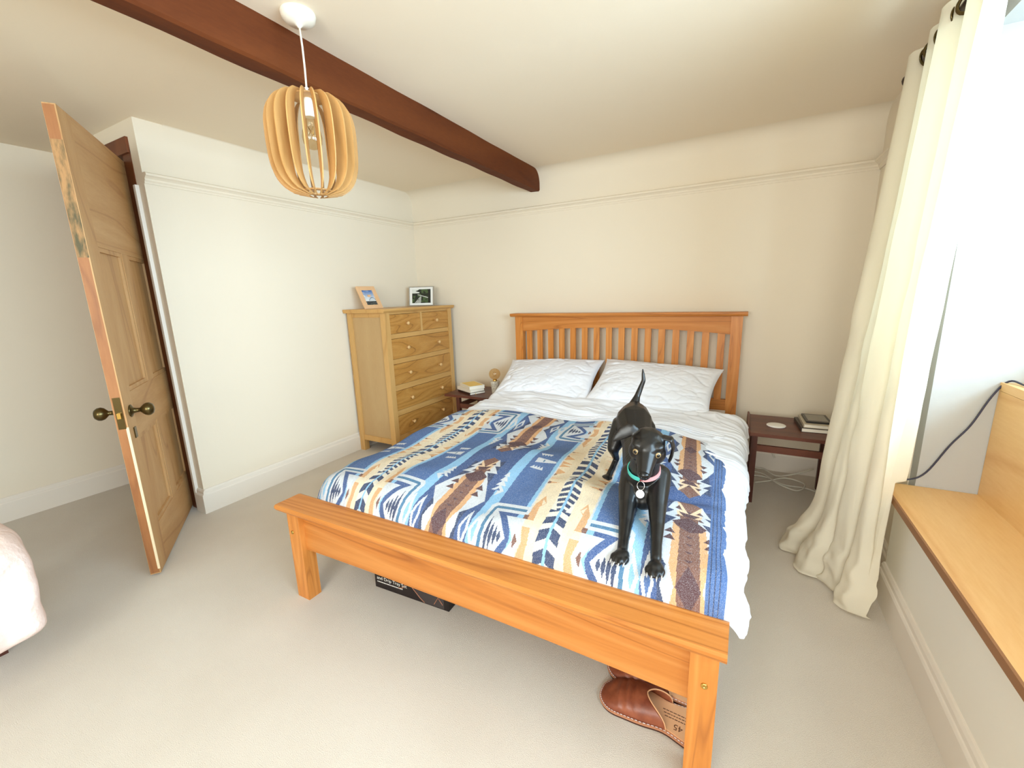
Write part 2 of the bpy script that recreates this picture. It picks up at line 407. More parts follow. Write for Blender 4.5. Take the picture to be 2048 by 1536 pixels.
# ceiling beam
bm = bmesh.new(); n = 60; W = 0.07
rows = []
for i in range(n+1):
    y = Y0 + (YB-Y0+0.02)*i/n
    j = lambda k: 0.0016*math.sin(y*7.1+k*2.3)+0.0012*math.sin(y*17+k)
    xa, xb = -1.462, -1.382
    rows.append([bm.verts.new(p) for p in ((xa+j(1), y, ZC+0.02), (xa+j(1), y, 1.888+j(2)), (xa+0.008+j(1), y, 1.880+j(2)), (xb-0.008+j(3), y, 1.880+j(4)), (xb+j(3), y, 1.888+j(4)), (xb+j(3), y, ZC+0.02))])
for a, b in zip(rows, rows[1:]):
    for k in range(5): bm.faces.new((a[k], b[k], b[k+1], a[k+1]))
bm.faces.new(rows[0]); bm.faces.new(rows[-1][::-1])
o = bobj('ceiling_beam', bm, 'beam'); o.location.z = 0
tag(o, 'dark brown stained timber beam running along the ceiling into the back wall', 'beam', kind='structure')

# ------------------------------------------------------------------ window and window seat
w = thing('window_1', None, None, (0.80, 0.8, 0.83)); w['kind'] = 'structure'
wo = (0.80, 0.8, 0.83)
boxo('sill', (0.722, 0.86, YW0, YW1, 0.806, 0.832), 'seat', w, 0.004, wo)
for nm, b in (('frame_rail', (0.83, 0.89, YW0, YW1, 0.832, 0.90)), ('frame_rail', (0.83, 0.89, YW0, YW1, 1.79, ZH)), ('frame_stile', (0.83, 0.89, YW0, YW0+0.06, 0.90, 1.79)), ('frame_stile', (0.83, 0.89, YW1-0.06, YW1, 0.90, 1.79)),
              ('mullion', (0.835, 0.885, 0.49, 0.55, 0.90, 1.79))):
    boxo(nm, b, 'trim', w, 0.003, wo)
for ya, yb in ((YW0+0.06, 0.49), (0.55, YW1-0.06)):
    for za, zb in ((0.90, 1.79),):
        boxo('pane', (0.858, 0.862, ya, yb, za, zb), 'pane', w, 0, wo)
ws = thing('window_seat', 'orange wooden window seat board with matching back board under the window', 'window seat', (0.60, 0.8, 0.428))
wso = (0.60, 0.8, 0.428)
b_ = boxo('seat_board', (0.480, 0.722, YW0, YW1-0.002, 0.430, 0.450), 'seat', ws, 0.002, wso)
boxo('seat_edge', (0.474, 0.480, YW0, YW1-0.002, 0.4285, 0.4500), 'seat_edge', ws, 0.001, wso)
boxo('back_board', (0.722, 0.740, YW0, YW1-0.002, 0.450, 0.805), 'seat', ws, 0.002, wso)
bm = bmesh.new()
tube(bm, smooth_path([(0.50, 1.876, 0.470), (0.545, 1.877, 0.473), (0.585, 1.877, 0.506), (0.632, 1.877, 0.612), (0.671, 1.877, 0.686), (0.705, 1.876, 0.785), (0.735, 1.872, 0.838), (0.75, 1.80, 0.836), (0.752, 1.5, 0.836), (0.75, 1.1, 0.836)]), 0.0028, 8)
tag(bobj('power_cable', bm, 'cable_blue', None, True), 'thin dark blue cable hanging down the white window recess to the seat', 'cable')

# ------------------------------------------------------------------ curtain
cu = thing('curtain', 'long cream eyelet curtain gathered beside the window, pooling on the carpet', 'curtain', (0.42, 1.86, 0))
nu, nv = 300, 150
u = np.linspace(0, 1, nu)[:, None]*np.ones((1, nv)); v = np.ones((nu, 1))*np.linspace(0, 1, nv)[None, :]
ZT = 1.90; LEN = ZT+0.035
s_len = v*LEN; h = np.maximum(ZT - s_len, -0.035)
f = np.clip(s_len/ZT, 0, 1)
ease = f**1.35
xt, yt = 0.455+0*u, 2.12-0.58*u
xm = 0.315+0.05*u+0.110*u**2; ym = 2.06-0.40*u+0.08*u**2
X = xt*(1-ease)+xm*ease; Y = yt*(1-f)+ym*f
amp = 0.030*(1-f)+0.036*f+0.012*np.sin(PI*f)
ph = 2*PI*4.0*(u+0.022*np.sin(2*PI*u*2+1))+0.8*np.sin(f*2.2)*np.sin(u*9)
fold = np.sin(ph)+0.30*np.sin(2*ph+1.3)*f+0.25*np.sin(0.5*ph+3*f)
flare = sstep(0.34, 0.0, h)**1.6*(0.75+0.35*np.sin(u*7+0.5)+0.15*np.sin(u*19))*(1-0.6*sstep(0.92, 1.0, u))
X = X - amp*fold*0.9 - 0.085*flare*(1-0.55*u); Y = Y + 0.35*amp*np.cos(ph) - 0.075*flare*sstep(0.1, 0.9, u) + 0.03*flare*(1-sstep(0.0, 0.3, u))
crump = sstep(0.30, 0.06, h)
X = X + 0.010*crump*vnoise(u*13+h*9, h*22, 14); Y = Y + 0.008*crump*vnoise(u*15, h*25+u*6, 15)
Z = np.where(h < 0.05, 0.05*np.exp((h-0.05)/0.05), h)*1.0
Z = Z + 0.0016*vnoise(u*40, v*60, 3) + 0.010*crump*(1+vnoise(u*9, h*14, 16))*sstep(-0.035, 0.06, h)
X = X + 0.004*vnoise(u*22, v*16, 4)*sstep(0.1, 0.5, f)
X = np.where((Z < 0.52) & (Y < 1.93), np.minimum(X, 0.466), X)
X = np.minimum(X, np.where(Z < 0.16, 0.50, 0.55)); Z = np.maximum(Z, 0.004)
me = grid_mesh('curtain_cloth', np.stack([X, Y, Z], -1)); link('cloth', me, 'curtain', cu, True, (0.42, 1.86, 0))
bm = bmesh.new(); tube(bm, [(0.455, 2.20, 1.862), (0.455, 0.0, 1.862)], 0.012, 12)
pole = thing('curtain_pole', 'slim dark curtain pole under the ceiling above the window', 'curtain pole', (0.455, 2.2, 1.862))
bobj('pole', bm, 'dark', pole, True, (0.455, 2.2, 1.862))
bm = bmesh.new(); lathe(bm, [(0.002, -0.03), (0.016, -0.022), (0.02, -0.008), (0.016, 0.004), (0.012, 0.008)], (0.455, 2.20, 1.862), 14, 'Y'); 
for vv in bm.verts: vv.co.y = 2*2.20-vv.co.y
bobj('finial', bm, 'dark', pole, True, (0.455, 2.2, 1.862))
boxo('bracket', (0.45, 0.566, 2.15, 2.165, 1.85, 1.874), 'dark', pole, 0.002, (0.455, 2.2, 1.862))
for k in range(9):
    yy = 2.09-0.062*k
    bm = bmesh.new(); lathe(bm, [(0.020, -0.002), (0.027, -0.002), (0.028, 0.0), (0.027, 0.002), (0.020, 0.002), (0.020, -0.002)], (0, 0, 0), 20, 'Y', False)
    e = bobj('eyelet', bm, 'brass', cu, True); e.location = (0.455-0.42, yy-1.86, 1.862); e.rotation_euler = (0, 0, math.radians(38 if k % 2 else -38))

# ------------------------------------------------------------------ door
DA = Vector((-2.875, 1.145, 0.012)); DB = Vector((-2.180, 0.672, 0.012))
dlen = (DB-DA).length; dang = math.atan2(DB.y-DA.y, DB.x-DA.x)
door = thing('door_1', 'stripped pine panelled door standing open with dark brass knobs', None, DA, (0, 0, dang)); door['kind'] = 'structure'
# local: x along the leaf from hinge to latch, y = thickness (visible face is y=+T), z up
T = 0.036; DH = 1.835; DW = dlen
ST = 0.105
for x0, x1 in ((0, ST), (DW-ST, DW)): boxo('stile', (x0, x1, 0, T, 0, DH), 'door', door, 0.003)
boxo('muntin', (DW/2-0.045, DW/2+0.045, 0.0005, T-0.0005, 0.19, 1.38), 'door', door, 0.002)
for z0, z1 in ((0, 0.19), (0.60, 0.79), (1.37, DH)): boxo('rail', (ST, DW-ST, 0, T, z0, z1), 'doorx', door, 0.003)
for x0, x1 in ((ST, DW/2-0.045), (DW/2+0.045, DW-ST)):
    for z0, z1 in ((0.19, 0.60), (0.79, 1.37)):
        boxo('panel', (x0, x1, 0.012, T-0.012, z0, z1), 'door', door, 0)
        bm = bmesh.new(); w_ = 0.018
        for q in ((x0, x0+w_, z0, z1), (x1-w_, x1, z0, z1), (x0+w_, x1-w_, z0, z0+w_), (x0+w_, x1-w_, z1-w_, z1)):
            box(bm, q[0], q[1], T-0.012, T-0.003, q[2], q[3])
        bobj('panel_moulding', bm, 'door', door, False, None, 0.003)
boxo('paint_strip', (DW-0.004, DW+0.0006, T-0.008, T+0.0006, 0.02, 0.66), 'paint_line', door, 0)
boxo('shaded_edge', (DW-0.002, DW+0.0004, 0.001, T-0.004, 0.004, DH-0.004), M['dooredge'], door, 0)  # thin strip over the stile edge carrying its painted shade
boxo('old_paint', (DW-0.001, DW+0.0009, 0.002, T-0.002, 1.32, 1.72), M['oldpaint'], door, 0)
boxo('latch_plate', (DW, DW+0.002, 0.006, T-0.006, 0.655, 0.785), 'brass', door, 0)
lb = bmesh.new(); box(lb, DW, DW+0.012, 0.012, 0.024, 0.70, 0.722); bobj('latch_bolt', lb, 'gold', door, False, None, 0.003)
for sgn in (1, -1):
    yb = T if sgn > 0 else 0
    kn = lathe(bmesh.new(), [(0.025, 0), (0.026, 0.003), (0.021, 0.006), (0.012, 0.010), (0.009, 0.022), (0.0085, 0.032), (0.015, 0.038), (0.023, 0.046), (0.027, 0.056), (0.026, 0.066), (0.019, 0.075), (0.006, 0.079)], (0, 0, 0), 24, 'Y')
    for vv in kn.verts: vv.co.x *= 1.0; vv.co.y *= sgn
    k_ = bobj('door_knob', kn, 'brass', door, True); k_.location = (DW-0.062, yb, 0.715)
bm = bmesh.new(); box(bm, DW-0.074, DW-0.05, T, T+0.004, 0.60, 0.645); bobj('keyhole_plate', bm, 'brass', door, False, None, 0.002)
for z in (0.22, 1.0, 1.62): 
    bm = bmesh.new(); tube(bm, [(-0.004, T+0.002, z), (-0.004, T+0.002, z+0.09)], 0.006, 10); bobj('hinge', bm, 'brass', door, True)

# ------------------------------------------------------------------ bed
bed_loc = (-0.76, 1.93, 0)
bed = thing('bed_frame', 'orange pine double bed frame with slatted headboard and low footboard', 'bed', bed_loc)
def bp(name, b, material, bevel=0.004, parent=bed): return boxo(name, b, material, parent, bevel, bed_loc)
HY0, HY1 = 2.905, 2.950
bp('headboard_post', (-1.552, -1.490, HY0, HY1, 0, 0.982), 'pine_z'); bp('headboard_post', (-0.075, -0.012, HY0, HY1, 0, 0.982), 'pine_z')
bm = bmesh.new()
prism(bm, [(HY0-0.03, 0.994), (HY0-0.022, 0.984), (HY0-0.012, 0.982), (HY1+0.022, 0.982), (HY1+0.03, 0.992), (HY1+0.03, 1.006), (HY0-0.03, 1.006)], lambda y, z: (-1.582, y, z), lambda y, z: (0.012, y, z))
bobj('headboard_cap', bm, 'pine_x', bed, False, bed_loc, 0.004)
bm = bmesh.new(); n = 32; xs = [-1.490+(1.415)*k/n for k in range(n+1)]
low = lambda x: 0.905-0.034*((x+0.7825)/0.7075)**2
pts = [(x, low(x)) for x in xs] + [(xs[-1], 0.982), (xs[0], 0.982)]
prism(bm, pts, lambda x, z: (x, HY0+0.008, z), lambda x, z: (x, HY1-0.010, z)); bobj('headboard_top_rail', bm, 'pine_x', bed, False, bed_loc)
bp('headboard_bottom_rail', (-1.490, -0.075, HY0+0.008, HY1-0.01, 0.36, 0.46), 'pine_x')
for k in range(16):
    xc = -1.490+1.415*(k+0.55)/16.1
    bp('headboard_slat', (xc-0.0205, xc+0.0205, HY0+0.014, HY1-0.016, 0.455, low(xc)+0.004), 'pine_z', 0.003)
# footboard
FY0, FY1 = 0.888, 0.942
for x0, x1 in ((-1.490, -1.424), (-0.055, 0.004)): bp('foot_post', (x0, x1, FY0, FY1, 0, 0.370), 'pine_z', 0.005)
bm = bmesh.new()
prism(bm, [(0.862, 0.384), (0.868, 0.374), (0.882, 0.370), (0.962, 0.370), (0.975, 0.378), (0.975, 0.394), (0.966, 0.397), (0.868, 0.397), (0.862, 0.392)], lambda y, z: (-1.520, y, z), lambda y, z: (0.018, y, z))
bobj('footboard_cap', bm, 'pine_x', bed, False, bed_loc, 0.003)
bm = bmesh.new(); xs = [-1.424+1.369*k/n for k in range(n+1)]
pts = [(x, 0.210+0.012*(1-((x+0.74)/0.685)**2)) for x in xs] + [(xs[-1], 0.372), (xs[0], 0.372)]
prism(bm, pts, lambda x, z: (x, 0.908, z), lambda x, z: (x, 0.932, z)); bobj('footboard_panel', bm, 'pine_x', bed, False, bed_loc)
for x, z in ((-0.022, 0.281), (-1.468, 0.283)):
    bm = bmesh.new(); lathe(bm, [(0.0075, 0), (0.0075, 0.002), (0.006, 0.0035), (0.0025, 0.0035), (0.002, 0.002)], (x, FY0, z), 16, 'Y')
    for vv in bm.verts: vv.co.y = 2*FY0-vv.co.y
    bobj('bed_bolt', bm, 'gold', bed, True, bed_loc)
for x0, x1 in ((-1.472, -1.447), (-0.047, -0.022)): bp('side_rail', (x0, x1, 0.942, 2.905, 0.20, 0.335), 'pine_y')
for k in range(12):
    y = 1.03+0.155*k; bp('bed_slat', (-1.447, -0.047, y, y+0.07, 0.235, 0.253), 'pine_x', 0.002)
tag(bp('mattress', (-1.46, -0.035, 0.99, 2.895, 0.254, 0.405), 'mattress', 0.0, None), 'pale mattress under the white duvet on the pine bed', 'mattress')
mo = bpy.data.objects['mattress']; mo.location = bed_loc
bm = bmesh.new(); bm.from_mesh(mo.data); bmesh.ops.bevel(bm, geom=bm.edges[:], offset=0.035, segments=4, affect='EDGES'); bm.to_mesh(mo.data); bm.free()

# soft top surface of the bedding -----------------------------------------
SL, SR, RR = -1.452, -0.030, 0.072       # where the top turns down at either side
def bed_surface(s, r):
    """s: across (arc length), r: along (arc length, foot end turned down)"""
    xl = np.clip(SL-s, 0, None); xr = np.clip(s-SR, 0, None)
    al = np.minimum(xl/RR, PI/2); ar = np.minimum(xr/RR, PI/2)
    x = np.clip(s, SL, SR) - RR*np.sin(al) + RR*np.sin(ar)
    dz = RR*(1-np.cos(al)) + RR*(1-np.cos(ar)) + np.clip(xl-RR*PI/2, 0, None) + np.clip(xr-RR*PI/2, 0, None)
    RF = 0.085; F0 = 1.065
    xf = np.clip(F0-r, 0, None); af = np.minimum(xf/RF, PI/2)
    y = np.maximum(r, F0) - RF*np.sin(af)
    dz = dz + RF*(1-np.cos(af)) + np.clip(xf-RF*PI/2, 0, None)
    c = np.clip((s-SL)/(SR-SL), 0, 1)
    dome = 0.022*np.sin(PI*c)**0.6*sstep(0.98, 1.25, r)
    rise = 0.030*sstep(2.05, 2.42, r)
    soft = 0.015*vnoise(s*2.6+3.1, r*3.0+1.7, 11) + 0.010*vnoise(s*6.5, r*6.0, 12)
    soft = soft*sstep(0.94, 1.1, r)
    # hollows under the dog's feet and folds pulled out between them
    for (px, py, dd, ww) in ((-0.246, 1.035, 0.012, 0.05), (-0.156, 1.02, 0.012, 0.05), (-0.40, 1.455, 0.020, 0.07), (-0.27, 1.48, 0.02, 0.07)):
        soft = soft - dd*np.exp(-((s-px)**2+(r-py)**2)/ww**2)
    soft = soft + 0.012*np.exp(-((r-1.36-0.25*(s+0.2))/0.035)**2)*np.exp(-((s+0.16)/0.13)**2)
    soft = soft - 0.012*np.exp(-((r-1.43-0.25*(s+0.2))/0.030)**2)*np.exp(-((s+0.14)/0.13)**2)
    soft = soft + 0.012*np.exp(-((r-1.31+0.10*(s+0.5))/0.04)**2)*np.exp(-((s+0.46)/0.10)**2)
    hang = np.clip((xl+xr)/0.3, 0, 1)
    y = y + 0.0*hang
    x = x + np.where(xr > 0, 1, -1)*hang*0.016*np.sin(r*21+2*np.sin(r*5)) + np.where(xr > 0, 1, 0)*0.012*sstep(0, 0.2, xr)
    x = x + 0.085*(1-sstep(-1.5, -1.0, s))*(1-sstep(0.96, 1.32, r))
    return x, y, 0.446 + dome + rise + soft - dz
def soft_sheet(s0, s1, r0, r1, ns, nr, lift, wr=0.0, seed=1, rhead=None):
    s = np.linspace(s0, s1, ns)[:, None]*np.ones((1, nr)); r_ = np.ones((ns, 1))*np.linspace(r0, r1, nr)[None, :]
    x, y, z = bed_surface(s, r_)
    # surface normals from finite differences
    e = 0.01; x1, y1, z1 = bed_surface(s+e, r_); x2, y2, z2 = bed_surface(s, r_+e)
    a = np.stack([x1-x, y1-y, z1-z], -1); b = np.stack([x2-x, y2-y, z2-z], -1); nn = np.cross(a, b); nn /= np.linalg.norm(nn, axis=-1, keepdims=True)+1e-9
    k = lift
    if wr:
        w1 = vnoise(s*5+1.2*vnoise(s*3, r_*5, seed+5)+r_*6, r_*17+0.8*vnoise(s*6, r_*6, seed+7), seed); w2 = vnoise(s*14+r_*18, r_*40, seed+1)
        w1 = 0.6-np.abs(w1)**0.7
        amt = wr*(0.35+0.65*sstep(1.9, 2.3, r_)+0.5*(s > SR-0.08))
        k = lift + amt*(w1*0.9+0.35*w2)
    P = np.stack([x, y, z], -1)+nn*(k[..., None] if hasattr(k, 'shape') else k)
    return s, r_, P
s, r_, P = soft_sheet(-1.68, 0.12, 0.965, 2.56, 300, 420, 0.0, 0.010, 21)
P[..., 2] = np.where((s > SR) & (r_ < 1.25), np.maximum(P[..., 2], 0.352), P[..., 2])
# turned-back head edge of the duvet: roll down at the end
endf = sstep(2.48, 2.56, r_); P[..., 2] += 0.018*np.sin(PI*sstep(2.36, 2.56, r_)) - 0.035*endf
me = grid_mesh('duvet', P); dv = link('duvet', me, 'linen', None, True)
dv.location = (-0.75, 1.7, 0.30); me.transform(Matrix.Translation((0.75, -1.7, -0.30)))
tag(dv, 'rumpled white cotton duvet hanging over the side of the pine bed', 'duvet')
def on_bed(s, r, lift):
    s = np.array([[s]]); r = np.array([[r]]); x, y, z = bed_surface(s, r); return (float(x[0, 0]), float(y[0, 0]), float(z[0, 0])+lift)
for rr_, sl, sr_ in ((2.165, -1.44, -0.05), (2.185, -1.44, -0.05)):
    bm = bmesh.new(); tube(bm, [tuple(a-b for a, b in zip(on_bed(x, rr_+0.006*math.sin(x*17), 0.0075), (-0.75, 1.7, 0.30))) for x in np.linspace(sl, sr_, 70)], 0.0022, 6)
    bobj('stitched_seam', bm, 'stitch', dv, True)

# ------------------------------------------------------------------ patterned blanket
S0, S1, R0, R1 = -1.66, 0.005, 0.945, 2.10
NS, NR = 700, 560
s, r_, P = soft_sheet(S0, S1, R0, R1, NS+1, NR+1, 0.011)
# near hem of the blanket by the pillows runs at a slight slant
slant = (r_-R0)/(R1-R0)
P[..., 1] += slant*(-0.10*np.abs((s+0.75)/0.8)**2 + 0.02)
P[..., 0] += -0.05*slant*sstep(-0.4, 0.05, s)
hem = np.minimum(np.minimum(s-S0, S1-s), R1-r_); P[..., 2] -= 0.004*np.exp(-hem/0.004)
sc = 0.5*(s[:-1, :-1]+s[1:, 1:]); rc = 0.5*(r_[:-1, :-1]+r_[1:, 1:])
SP = 0.385
xb = sc + 0.075*(rc-1.35) + 1.255              # distance from first cream column
aa = np.abs(((xb + SP) % (2*SP)) - SP)         # 0 at cream column centre, SP at brown column centre
tt = np.abs(((rc-1.45+0.45) % 0.9) - 0.45)     # 0 at joint, 0.45 at star line
sg = ((rc-1.45+0.45) % 0.9) - 0.45             # signed, for the one-way chevrons
C_ = dict(cream=(236, 219, 190), orange=(220, 170, 122), pale=(212, 215, 220), navy=(66, 76, 106), blue=(84, 112, 162), deep=(74, 96, 144), light=(146, 193, 228), brown=(132, 94, 80), dbrown=(96, 68, 70), steel=(82, 126, 160), peach=(234, 202, 166))
img = np.zeros(aa.shape+(3,)); img[:] = lin(C_['cream'])
def inside(poly, a=None, t=None):
    a = aa if a is None else a; t = tt if t is None else t
    res = np.zeros(a.shape, bool); n = len(poly)
    for i in range(n):
        x1, y1 = poly[i]; x2, y2 = poly[(i+1) % n]
        if y1 == y2: continue
        cond = ((y1 > t) != (y2 > t)) & (a < (x2-x1)*(t-y1)/(y2-y1)+x1)
        res ^= cond
    return res
def paint(c, *poly): img[inside(poly)] = lin(C_[c])
def band(c, a0, a1, t0=-1, t1=1): img[(aa >= a0) & (aa < a1) & (tt >= t0) & (tt <= t1)] = lin(C_[c])
# big vertical bands
band('blue', 0.118, 0.225); band('light', 0.225, 0.272); band('deep', 0.268, 0.325); band('navy', 0.312, 0.36); band('dbrown', 0.352, 1)
band('pale', 0.098, 0.104, 0, 0.33); band('light', 0.104, 0.118, 0, 0.33)
# brown column with hexagons
band('brown', 0.345, 1, 0.0, 0.10)
paint('deep', (0.30, -0.01), (0.39, -0.01), (0.385, 0.03), (0.33, 0.075), (0.30, 0.06))
for k, (t0, t1, w) in enumerate(((0.055, 0.115, 0.055), (0.105, 0.165, 0.068))):
    paint('pale', (0.372-w, t1), (0.345, t0), (0.385, t1), ); paint('peach', (0.345, t0), (0.385, t1), (0.352, t1)); paint('dbrown', (0.340, t1-0.012), (0.352, t1-0.03), (0.364, t1-0.012))
paint('pale', (0.355, 0.15), (0.320, 0.215), (0.278, 0.315), (0.312, 0.375), (0.352, 0.43), (0.40, 0.43), (0.40, 0.15))
band('orange', 0.338, 0.358, 0.20, 0.45); band('brown', 0.358, 1, 0.14, 0.45)
paint('dbrown', (0.40, 0.13), (0.335, 0.19), (0.35, 0.215), (0.40, 0.245))
for t0 in (0.235, 0.272): paint('dbrown', (0.315, t0+0.028), (0.333, t0), (0.347, t0+0.028))
for t0 in (0.26, 0.30, 0.34, 0.38): paint('dbrown', (0.374, t0), (0.40, t0+0.0), (0.40, t0+0.026))
paint('dbrown', (0.355, 0.45), (0.385, 0.40), (0.40, 0.40), (0.40, 0.45))
paint('pale', (0.318, 0.451), (0.335, 0.385), (0.352, 0.451)); paint('pale', (0.268, 0.451), (0.285, 0.37), (0.305, 0.451)); paint('blue', (0.278, 0.451), (0.286, 0.41), (0.296, 0.451))
paint('pale', (0.226, 0.451), (0.245, 0.375), (0.266, 0.451)); paint('light', (0.236, 0.451), (0.245, 0.415), (0.255, 0.451))
# small stepped arrows on the light stripe
for k in range(4):
    w = 0.026-0.005*k; t0 = 0.245-0.026*k
    paint('pale', (0.262-w, t0), (0.262, t0-0.03), (0.262+w, t0))
paint('blue', (0.252, 0.245), (0.262, 0.232), (0.272, 0.245)); paint('pale', (0.236, 0.245), (0.262, 0.275), (0.262, 0.245))
for k in range(4):
    paint('pale', (0.155+0.012*k, 0.07), (0.161+0.012*k, 0.045), (0.175+0.012*k, 0.07))
# white arrow at the joint
paint('pale', (0.12, 0.0), (0.205, 0.0), (0.205, 0.022), (0.12, 0.006)); paint('steel', (0.165, -0.01), (0.18, -0.01), (0.172, 0.014))
# stepped bracket round the star
paint('pale', (0.092, 0.31), (0.228, 0.31), (0.240, 0.325), (0.240, 0.451), (0.092, 0.451))
paint('steel', (0.106, 0.325), (0.216, 0.325), (0.226, 0.336), (0.226, 0.451), (0.214, 0.451), (0.214, 0.341), (0.106, 0.341))
paint('light', (0.092, 0.356), (0.13, 0.356), (0.13, 0.376), (0.092, 0.376)); paint('deep', (0.125, 0.356), (0.200, 0.356), (0.132, 0.451), (0.108, 0.451), (0.160, 0.376), (0.125, 0.376))
paint('light', (0.108, 0.451), (0.128, 0.415), (0.118, 0.451)); 
for k in range(4):
    c0 = 0.148+0.0145*k; hgt = (0.018, 0.028, 0.042, 0.062)[k]
    paint('navy', (c0, 0.451), (c0+0.008, 0.451-hgt), (c0+0.0145, 0.451))
# orange arrows in the cream field
paint('orange', (0.074, 0.235), (0.094, 0.29), (0.094, 0.376), (0.066, 0.376), (0.074, 0.30), (0.058, 0.275)); paint('brown', (0.088, 0.352), (0.104, 0.352), (0.104, 0.376), (0.088, 0.376))
paint('cream', (0.076, 0.255), (0.060, 0.276), (0.070, 0.29))
paint('orange', (0.058, 0.451), (0.064, 0.405), (0.092, 0.405), (0.078, 0.451)); paint('brown', (0.092, 0.451), (0.104, 0.43), (0.108, 0.451))
paint('peach', (0.050, 0.12), (0.098, 0.105), (0.098, 0.125)); paint('orange', (0.060, 0.06), (0.098, 0.035), (0.098, 0.085)); paint('orange', (0.05, 0.15), (0.098, 0.14), (0.098, 0.155)); paint('brown', (0.086, 0.142), (0.098, 0.14), (0.098, 0.155), (0.086, 0.152)); paint('brown', (0.088, 0.08), (0.098, 0.074), (0.098, 0.094))
paint('orange', (0.056, 0.01), (0.098, 0.0), (0.098, 0.025))
# chevron ladder in the middle of the cream column
lad = aa < 0.034
img[lad & ((sg > 0.0) | (sg <= 0))] = lin((236, 228, 212))
per = np.where(tt > 0.30, 0.060, np.where(tt < 0.10, 0.055, 0.030))
phase = ((sg + 0.55*aa) % per)/per
img[lad & (aa > 0.0045) & (phase < 0.58) & (aa < 0.034*np.where(tt > 0.30, 1, np.where(tt < 0.10, 1, 0.45+0.55*np.sin(np.clip((tt-0.10)/0.20, 0, 1)*PI))))] = lin(C_['navy'])
img[lad & (aa <= 0.0045)] = lin(C_['light'])
# plain border stripes at the window-side hem
for k, (a0, a1, c) in enumerate(((-0.036, 0.1, 'blue'), (-0.028, -0.025, 'navy'), (-0.019, -0.016, 'navy'), (-0.009, -0.006, 'navy'))):
    img[(sc > a0) & (sc < a1)] = lin(C_[c])
img *= (1.0+0.05*vnoise(sc*90, rc*25, 8))[..., None]
me = grid_mesh('blanket', P, img); bl = link('blanket', me, 'blanket', None, True)
bl.location = (-0.75, 1.5, 0.45); me.transform(Matrix.Translation((0.75, -1.5, -0.45)))
tag(bl, 'woven blanket in blue, brown and cream geometric pattern over the foot of the bed', 'blanket')

# ------------------------------------------------------------------ pillows
def pillow(name, w, d, h, loc, rot, seed, label):
    n = 90
    uu = np.linspace(-1, 1, n)[:, None]*np.ones((1, n)); vv = np.ones((n, 1))*np.linspace(-1, 1, n)[None, :]
    prof = (np.clip(1-np.abs(uu)**2.6, 0, 1)**0.55)*(np.clip(1-np.abs(vv)**2.4, 0, 1)**0.55)
    pin = 1-0.075*(1-np.abs(vv)**2)*np.abs(uu)**3; pin2 = 1-0.09*(1-np.abs(uu)**2)*np.abs(vv)**3
    X_ = uu*w/2*pin; Y_ = vv*d/2*pin2
    q_ = np.maximum(np.abs(uu), np.abs(vv)); wr = -0.012*(1-np.abs(vnoise(uu*3+2.2*vv, vv*5-2*uu, seed)))**5*sstep(0.3, 0.8, q_)-0.005*(1-np.abs(vnoise(uu*9-3*vv, vv*8+4*uu, seed+1)))**6+0.008*vnoise(uu*1.7, vv*1.9, seed+2)
    edge = np.clip(1-np.maximum(np.abs(uu), np.abs(vv)), 0, 1)
    top = np.stack([X_, Y_, h*0.5*prof+wr*sstep(0, 0.25, edge)-0.004*(edge < 0.02)], -1)
    bot = np.stack([X_, Y_, -h*0.5*prof*0.8], -1)
    m1 = grid_mesh(name, top); bmx = bmesh.new(); bmx.from_mesh(m1); m2 = grid_mesh(name+'_under', bot[::-1]); bmx.from_mesh(m2)
    bmesh.ops.remove_doubles(bmx, verts=bmx.verts, dist=0.0008); bmesh.ops.recalc_face_normals(bmx, faces=bmx.faces)
    bmx.to_mesh(m1); bmx.free(); bpy.data.meshes.remove(m2)
    o = link(name, m1, 'linen', None, True); o.location = loc; o.rotation_euler = rot
    return tag(o, label, 'pillow', 'white pillows against the headboard')
pillow('pillow', 0.715, 0.47, 0.155, (-1.192, 2.678, 0.560), (math.radians(27), math.radians(-2), math.radians(3)), 31, 'white pillow nearest the chest of drawers against the slatted headboard')
pillow('pillow', 0.735, 0.48, 0.155, (-0.478, 2.648, 0.570), (math.radians(27), math.radians(2), math.radians(-4)), 41, 'white pillow behind the dog tail, on the window side of the bed')

# ------------------------------------------------------------------ chest of drawers
cx = (-2.39, 2.58, 0)
ch = thing('chest_of_drawers', 'tall oak chest of drawers with two small and four wide drawers', 'chest of drawers', cx)
def cp(name, b, material, bevel=0.003, parent=ch): return boxo(name, b, material, parent, bevel, cx)
cX0, cX1, cY0, cY1 = -2.570, -2.195, 2.195, 2.960
for x0, x1 in ((cX0, cX0+0.045), (cX1-0.045, cX1)):
    for y0, y1 in ((cY0, cY0+0.045), (cY1-0.045, cY1)): cp('corner_post', (x0, x1, y0, y1, 0, 1.052), 'chest_z', 0.004)
for y0, y1 in ((cY0+0.010, cY0+0.022), (cY1-0.022, cY1-0.010)): cp('side_panel', (cX0+0.045, cX1-0.045, y0, y1, 0.125, 1.031), 'veneer', 0)
for y0, y1 in ((cY0+0.004, cY0+0.03), (cY1-0.03, cY1-0.004)):
    cp('side_rail', (cX0+0.045, cX1-0.045, y0, y1, 0.085, 0.125), 'chest_y'); cp('side_rail', (cX0+0.045, cX1-0.045, y0, y1, 1.020, 1.052), 'chest_y')
cp('back_panel', (cX0+0.004, cX0+0.012, cY0+0.045, cY1-0.045, 0.09, 1.02), 'veneer', 0)
bm = bmesh.new(); prism(bm, [(-0.016, 1.062), (-0.006, 1.052), (cX1-cX0+0.008, 1.052), (cX1-cX0+0.02, 1.064), (cX1-cX0+0.02, 1.078), (-0.016, 1.078)], lambda x, z: (cX0+x, cY0-0.02, z), lambda x, z: (cX0+x, cY1+0.02, z))
